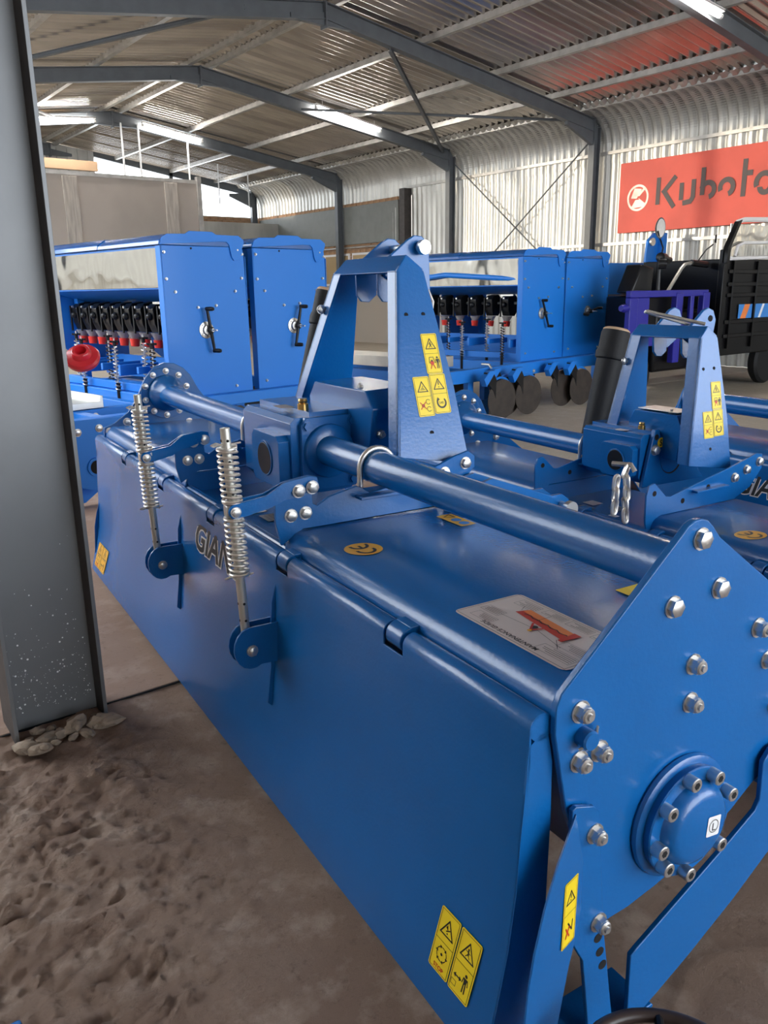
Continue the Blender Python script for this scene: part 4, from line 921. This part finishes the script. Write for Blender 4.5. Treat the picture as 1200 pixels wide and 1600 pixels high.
    M(blue2).box(bx0, bx1, yf - .1, yf - .02, bz0, bz1).build('rear_beam', root, bev=.004)
    for x in (bx0 + .02, bx0 + .55, x0 + .02, x0 + .5, x1 - .1): M(blue2).box(x, x + .07, yn - .05, yf - .05, bz0 - .02, bz1 - .01).build('side_rail', root, bev=.004)
    for x in (x0 + .2, x1 - .2):
        for y in (yn + .03, yf - .10): M(blue2).box(x, x + .06, y, y + .06, bz1, z0 + .75).build('upright', root, bev=.003)
    M(blue2).box(x0 + .42, x0 + .46, yn + .05, yf - .05, z0 + .05, .72).build('rear_apron', root)
    M(blue2).box(x0 + .06, x0 + .11, yn + .02, yf - .05, .50, .56).build('opener_bar', root, bev=.003)
    for k in range(6): M(blue2).box(x0 - .02, x0 + .30, yn + .12 + k * .27, yn + .15 + k * .27, .62 + .03 * (k % 2), .70).build('spring_bracket', root, bev=.003)
    # spring loaded openers
    for k in range(7):
        y = yn + .25 + k * .27; xs_ = x0 + .02 + (k % 2) * .09; zt = .86 + (.03 if k % 2 else 0)
        if y > yf - .05: continue
        sp_ = M(black).cyl((xs_, y, .36), (xs_, y, .56), .016, 8); sp_ = sp_.build('pressure_rod', root); kn = M(black).cyl((xs_, y, zt - .03), (xs_, y, zt), .014, 8); knob_star(kn, (xs_, y, zt), .034); kn.build('knob', sp_)
        M(zinc).cyl((xs_, y, .56), (xs_, y, zt + .03), .006, 8).build('rod', sp_)
        path = [(xs_ + .020 * math.cos(2 * PI * t / 8), y + .020 * math.sin(2 * PI * t / 8), zt - .035 - t / 96 * (zt - .035 - .50)) for t in range(97)]
        M(zinc if k % 3 else brown).tube(path, .0045, 5).build('coil_spring', sp_)
    OP = [(6.10, 4.64), (6.32, 4.74), (6.54, 4.64), (7.25, 4.70), (7.45, 4.60), (6.2, 5.3), (6.4, 5.6), (6.2, 5.9)] if x0 > 5 else [(x0 + .25 + (k % 2) * .22, yn + .02 + k * .25) for k in range(7)]
    for xd, y in OP:
        dd = 0
        op = M(black).prism([(xd + dd - .05, .46), (xd + dd + .05, .46), (xd + dd + .16, .30), (xd + dd + .20, .14), (xd + dd + .12, .14), (xd + dd + .06, .28), (xd + dd - .03, .36)], 'y', y - .02, y + .02).build('opener_arm', root, bev=.003)
        M(brown).turned((xd + dd + .18, y - .03, .19), (0.12, 1, 0), [(0, .05), (0, .19), (.005, .19), (.005, .05)], 36).build('opener_disc', op)
        M(blue2).tube([(xd + dd + .18 + .205 * math.cos(R(a)), y, .19 + .205 * math.sin(R(a))) for a in range(30, 150, 15)], .012, 6).build('scraper_arc', op)
        M(blue2).prism([(xd + dd - .10, .40), (xd + dd - .02, .47), (xd + dd + .08, .47), (xd + dd - .06, .33)], 'y', y - .03, y + .03).build('opener_clamp', op, bev=.002)
    # wheels that carry the drill
    for y in (yn + 1.0, yf - .25):
        M(rubber).turned((x1 - .15, y, .26), (0, 1, 0), [(0, .18), (0, .24), (.02, .262), (.10, .262), (.12, .24), (.12, .18)], 36).build('gauge_wheel', root)
        M(blue2).turned((x1 - .15, y + .03, .26), (0, 1, 0), [(0, .04), (0, .18), (.06, .18), (.06, .04)], 24).build('wheel_rim', root)
    WARP = None
    return root, org
D1, o1 = drill('twin-hopper blue seed drill behind the front tiller, shiny window panel and red cups at left', [(2.965, 3.645), (3.715, 4.42)], 4.98, 1.80, (2.15, 4.55, .425, .505), 10, .50, 3, (98, 78))
D2, o2 = drill('twin-hopper blue seed drill further right, between the front mast and the tricycle', [(7.00, 7.765), (7.80, 8.69)], 4.92, 1.75, (5.55, 8.85, .355, .475), 8, .48, 5, (115, 12))
WARP = lambda v: Vector(v) - o1
# step plank, towing bracket plate at the left end of the near drill
M(alum).prism([(2.12, .51), (2.42, .51), (2.42, .585), (2.405, .585), (2.40, .55), (2.12, .55)], 'y', 4.90, 6.6).build('step_board', D1, bev=.002)
bp_ = M(blue2).prism([(1.93, .525), (2.30, .515), (2.31, .30), (2.27, .19), (2.20, .12), (2.10, .10), (2.00, .13), (1.94, .22), (1.93, .30)], 'y', 4.40, 4.415).box(1.93, 2.95, 4.42, 4.50, .44, .52).box(2.20, 2.27, 4.45, 5.0, .43, .50)
bp_.turned((2.09, 4.41, .245), (0, -1, 0), [(0, .055), (.02, .055)], 24).use(dark).turned((2.09, 4.389, .245), (0, -1, 0), [(0, .040), (.001, .040)], 24)
bp_ = bp_.build('stand_bracket', D1, bev=.003)
bolts(bp_, HEX, [(2.00, 4.40, .455), (2.13, 4.40, .465)], (0, -1, 0), 1.5)
M(blue2).prism([(1.80, .12), (1.95, .22), (2.30, .36), (2.30, .18), (2.05, .02), (1.80, .004)], 'y', 4.5, 4.53).build('stand_foot', D1, bev=.003)
WARP = lambda v: Vector(v) - o2
M(alum).box(5.6, 6.02, 5.0, 6.5, .50, .60).build('step_board', D2, bev=.003)
M(alum).tube([(6.35, 4.80, .30), (6.35, 4.80, .47), (6.37, 4.84, .50), (6.37, 4.93, .50)], .012, 8).build('parking_pin', D2)
M(blue2).box(6.05, 6.13, 4.84, 4.90, .004, .36).box(6.30, 6.38, 4.84, 4.90, .004, .36).box(6.05, 6.38, 4.83, 4.89, .12, .17).build('parking_stand', D2, bev=.003)
M(alum).turned((6.60, 4.79, .20), (0, 0, 1), [(0, .02), (.12, .022), (.14, .008)], 10).build('grease_cartridge', D2)
M(blue2).tube([(7.03, 5.0, 1.30), (6.95, 5.9, 1.36), (6.93, 6.6, 1.30)], .028, 10).build('hand_rail', D2)
WARP = None

# ================================================================ RED LIFT ARM END at the left, behind the column
ra = empty('red_lift_arm', rotcw(TYAW) @ Vector((.33, 3.3, 0)), -TYAW); tag(ra, 'red lift arm with a round ball eye poking out from behind the column', 'lift arm')
M(redp).turned((.29, 0, .972), (-.25, -.62, .75), [(-.03, .034), (-.026, .048), (-.016, .062), (.0, .066), (.010, .060), (.016, .038), (.034, .034), (.037, .031), (.037, .022), (.0, .020), (-.0, .0)], 32).build('ball_eye', ra, warp=False)
M(redp).loft([(.235, -.03, .945), (.215, .03, .96), (.215, .03, 1.0), (.215, -.03, .985)], [(.10, -.03, .93), (.10, .03, .945), (.10, .03, 1.02), (.10, -.03, 1.0)]).build('arm_neck', ra, bev=.004, warp=False)
M(redp).loft([(.10, -.04, .92), (.10, .04, .93), (.10, .04, 1.03), (.10, -.04, 1.02)], [(-.25, -.04, .90), (-.25, .04, .91), (-.25, .04, 1.00), (-.25, -.04, .99)]).box(-.25, -.17, -.04, .04, 0, .95).box(-.36, -.06, -.15, .15, 0, .02).build('arm_body', ra, bev=.006, warp=False)

# ================================================================ CARGO TRICYCLE
TX, TY = 8.9, 5.2
tk = empty('cargo_tricycle', (TX, TY, 0)); tag(tk, 'black and violet-blue cargo tricycle with tall boxy bed and white side frame', 'tricycle')
WARP = lambda v: Vector(v) - Vector((TX, TY, 0))
M(gloss).box(8.86, 10.9, 5.2, 6.3, .42, 1.50).box(8.80, 8.90, 5.19, 5.26, .30, 1.60).build('cargo_box', tk, bev=.01)
for z in (.62, .78, 1.08, 1.2, 1.34): M(gloss).box(8.9, 10.85, 5.175, 5.2, z, z + .045).build('box_rail', tk, bev=.006)
for x in (8.98, 9.5, 10.1): M(gloss).box(x, x + .03, 5.17, 5.2, .5, 1.48).build('box_post', tk, bev=.004)
M(hazew).tube([(8.87, 5.2, 1.50), (8.84, 5.2, 1.62), (9.02, 5.2, 1.90), (9.15, 5.2, 1.925), (10.8, 5.2, 1.99)], .028, 8).tube([(8.87, 5.2, 1.50), (10.8, 5.2, 1.56)], .02, 8).tube([(9.02, 5.2, 1.53), (9.06, 5.2, 1.64), (9.2, 5.2, 1.68), (10.8, 5.2, 1.72)], .018, 8).build('canopy_frame', tk)
M(gloss).prism([(8.80, 1.45), (8.80, 1.62), (8.98, 1.90), (9.05, 1.92), (8.86, 1.62), (8.86, 1.45)], 'y', 5.16, 5.22).build('canopy_pillar', tk, bev=.004)
M(inox).box(8.95, 10.7, 5.24, 5.245, 1.53, 1.88).build('foil_side_sheet', tk)
c = Canvas((9.19, 5.19, .835), (.85, 0, 0), (0, 0, .16), (inkb,)); c.rect(0, 0, .30, .16, inkb); c.rect(.34, 0, .85, .16, inkb); c.up(); c.poly([(.05, 0), (.17, 0), (.25, .16), (.13, .16)], inko); c.poly([(.45, 0), (.50, 0), (.58, .16), (.53, .16)], white); c.build('side_stripes', tk, 'blue and orange slanted stripes')
M(navy).box(7.14, 8.56, 5.2, 5.26, 1.10, 1.17).box(7.14, 7.28, 5.2, 5.26, .58, 1.10).box(7.14, 7.60, 5.2, 5.25, .60, .70).box(7.94, 8.06, 5.19, 5.26, .40, 1.14).box(8.45, 8.58, 5.19, 5.26, .26, 1.14).box(8.05, 8.46, 5.2, 5.24, .76, .84).box(8.22, 8.29, 5.2, 5.24, .84, 1.12).box(7.28, 7.5, 5.22, 5.25, .72, 1.1).build('side_guard', tk, bev=.008)
for z in (1.0, .66): M(navy).turned((7.02, 5.22, z), (1, 0, 0), [(0, .03), (.05, .045), (.12, .03)], 12).build('bumper_stop', tk)
M(gloss).box(7.75, 8.9, 5.3, 5.9, .30, .95).box(7.45, 8.3, 5.32, 5.75, .60, 1.12).build('chassis', tk, bev=.03)
M(rubber).turned((7.52, 5.35, .28), (0, 1, 0), [(0, .19), (0, .25), (.03, .28), (.10, .28), (.13, .25), (.13, .19)], 40).build('front_tyre', tk)
M(gloss).turned((7.52, 5.37, .28), (0, 1, 0), [(0, .05), (0, .19), (.08, .19), (.08, .05)], 24).build('front_rim', tk)
for y in (5.3, 6.2): M(rubber).turned((10.2, y, .28), (0, 1, 0), [(0, .19), (0, .25), (.03, .28), (.10, .28), (.13, .25), (.13, .19)], 40).build('rear_tyre', tk)
# steering head, bars, mirror
M(black).loft([(7.42, 5.4, 1.15), (7.78, 5.4, 1.10), (7.78, 5.6, 1.10), (7.42, 5.6, 1.15)], [(7.58, 5.4, 1.44), (7.80, 5.4, 1.40), (7.80, 5.6, 1.40), (7.58, 5.6, 1.44)]).build('front_cowl', tk, bev=.02)
M(black).tube([(7.74, 5.3, 1.15), (7.76, 5.32, 1.46)], .022, 8).turned((7.78, 5.3, 1.50), (1, .2, -.1), [(-.06, .03), (-.05, .05), (.05, .05), (.12, .03), (.2, .032)], 14).turned((7.72, 5.3, 1.44), (.6, -.8, 0), [(0, .06), (.08, .05)], 14).build('handlebar', tk)
M(alum).tube([(8.05, 5.4, 1.13), (8.30, 5.4, 1.40), (8.36, 5.4, 1.44), (8.5, 5.4, 1.46)], .02, 8).build('grab_bar', tk)
M(black).tube([(8.48, 5.4, 1.46), (8.80, 5.4, 1.44)], .035, 8).tube([(8.6, 5.4, 1.47), (8.72, 5.38, 1.60), (8.82, 5.36, 1.66)], .008, 6).build('grip', tk)
M(black).tube([(7.76, 5.3, 1.50), (7.75, 5.28, 1.60), (7.62, 5.25, 1.72), (7.60, 5.25, 1.76)], .008, 6).build('mirror_stalk', tk)
mr = M(black).turned((7.64, 5.25, 1.79), (.35, .94, .0), [(0, .045), (.0, .06), (.025, .05)], 20)
for v in mr.bm.verts: v.co.z = 1.79 + (v.co.z - 1.79) * 1.75
mr.build('mirror', tk)
mr = M(silver).turned((7.639, 5.247, 1.79), (-.35, -.94, .0), [(0, .052), (.002, .052)], 20)
for v in mr.bm.verts: v.co.z = 1.79 + (v.co.z - 1.79) * 1.75
mr.build('mirror_glass', tk)
M(black).turned((8.83, 5.35, 1.72), (.5, -.85, 0), [(0, .04), (.02, .05)], 16).build('mirror', tk)
M(redp).box(7.95, 8.1, 5.18, 5.2, .68, .72).build('reflector', tk)
WARP = None

# ================================================================ SPREADER AND OTHER THINGS BY THE RIGHT WALL
sd = empty('hopper_implement', (10.8, 7.0, 0)); tag(sd, 'grey hopper implement with dark lettering and small yellow sticker beyond the tricycle', 'hopper')
WARP = lambda v: Vector(v) - Vector((10.8, 7.0, 0))
M(alum).prism([(9.75, 1.10), (11.9, 1.10), (11.86, 1.46), (9.95, 1.46)], 'y', 7.0, 7.02).prism([(9.9, .9), (11.7, .9), (11.86, 1.46), (9.8, 1.46)], 'y', 7.03, 7.7).build('hopper_sheet', sd, bev=.005)
M(blue2).box(9.0, 10.0, 7.02, 7.6, .95, 1.52).box(9.0, 11.6, 7.1, 7.6, .55, .95).box(9.1, 9.2, 7.1, 7.2, 0, .6).box(11.4, 11.5, 7.1, 7.2, 0, .6).box(9.1, 9.2, 7.5, 7.6, 0, .6).box(11.4, 11.5, 7.5, 7.6, 0, .6).build('implement_frame', sd, bev=.006)
M(blue2).box(9.95, 11.86, 7.3, 7.36, 1.46, 1.54).build('hopper_rim', sd, bev=.004)
c = Canvas((10.78, 6.999, 1.30), (.8, 0, 0), (0, 0, .14), (white,)); logo_text(c, 0, 0, .13, white, ink); c.build('lettering', sd)
c = Canvas((10.92, 6.998, 1.16), (.13, 0, 0), (0, 0, .12), (yellow,)); c.rect(0, 0, .13, .12, yellow, .01); c.up(); c.disc(.065, .06, .02, ink); c.build('yellow_sticker', sd)
WARP = None
ms = empty('blue_mast_stand', (11.2, 7.95, 0)); tag(ms, 'light blue upright mast standing against the ribbed wall under the red sign', 'mast')
M(blue2).prism([(-.05, 0), (.42, 0), (.42, 2.02), (.20, 2.02), (.04, 1.90), (.0, 1.5)], 'y', -.02, .02).box(.30, .42, -.1, .02, 0, 2.02).build('mast_plate', ms, bev=.006, warp=False)
M(blue2).prism([(-.30, 0), (.0, 0), (.0, 1.5), (-.30, 1.46)], 'y', -.02, .02).build('mast_wing', ms, bev=.006, warp=False)
M(alum).turned((.12, -.03, 1.88), (0, -1, 0), [(0, .06), (.03, .06)], 18).build('mast_pin', ms, warp=False)
st_ = empty('tricycle_seat', (9.2, 6.6, 0)); tag(st_, 'dark grey padded seat standing left of the tricycle handlebars', 'seat')
M(rubber).prism([(-.28, 1.16), (-.24, 1.34), (-.14, 1.44), (.10, 1.47), (.22, 1.44), (.24, 1.12), (-.2, 1.10)], 'y', -.08, .06).build('seat_back', st_, bev=.04, warp=False, seg=4)
M(black).prism([(-.05, 1.14), (.06, 1.34), (.16, 1.14)], 'y', -.095, -.082).build('seat_wedge', st_, bev=.004, warp=False)
M(black).box(-.3, .3, -.1, .3, .75, 1.12).box(-.25, -.2, -.05, 0, 0, .76).box(.2, .25, -.05, 0, 0, .76).box(-.25, -.2, .22, .27, 0, .76).box(.2, .25, .22, .27, 0, .76).build('seat_base', st_, bev=.01, warp=False)

# hand wheel in the lower right corner, close to the camera
hw = empty('hand_wheel', rotcw(TYAW) @ Vector((.745, .53, 0)), -TYAW); tag(hw, 'dark hand wheel rim in the bottom right corner, close to the camera', 'hand wheel')
q = Vector((.06, .10, 1)).to_track_quat('Z', 'Y'); cz = Vector((0.0, 0.0, .182))
ring = lambda r, n, a0=0, a1=360: [cz + q @ Vector((r * math.cos(R(a0 + (a1 - a0) * k / n)), r * math.sin(R(a0 + (a1 - a0) * k / n)), 0)) for k in range(n if a1 - a0 == 360 else n + 1)]
rim_m = mat('worn_brown_rim', (0.045, 0.028, 0.024), .4, var=.4, vscale=9)
M(rim_m).tube(ring(.115, 48), .0100, 12, closed=True).build('rim', hw, warp=False)
for a in (20, 140, 260): M(black).tube([cz + q @ Vector((t * math.cos(R(a)), t * math.sin(R(a)), -.012 * (1 - t / .1))) for t in (.015, .05, .112)], .007, 8).build('spoke', hw, warp=False)
M(black).turned(cz + Vector((0, 0, -.03)), (0, 0, 1), [(0, .018), (.035, .022), (.04, .016)], 16).build('hub', hw, warp=False)
M(black).cyl((0, 0, .01), (0, 0, .16), .012, 12).turned((0, 0, 0), (0, 0, 1), [(-.004, .05), (.01, .05)], 20).build('stem', hw, warp=False)
# corner of a blue steel foot in the lower left corner
bl = empty('blue_foot_plate', (.14, 1.21, 0)); tag(bl, 'corner of a dark blue steel foot at the bottom left corner of the picture', 'foot plate')
bl.location = rotcw(TYAW) @ Vector((-.102, 1.122, 0))
M(blue).box(-.15, .13, -.12, .075, .06, .072).box(-.13, -.12, -.1, -.09, 0, .06).box(-.1, .1, -.08, -.07, 0, .06).build('plate', bl, bev=.01, warp=False)
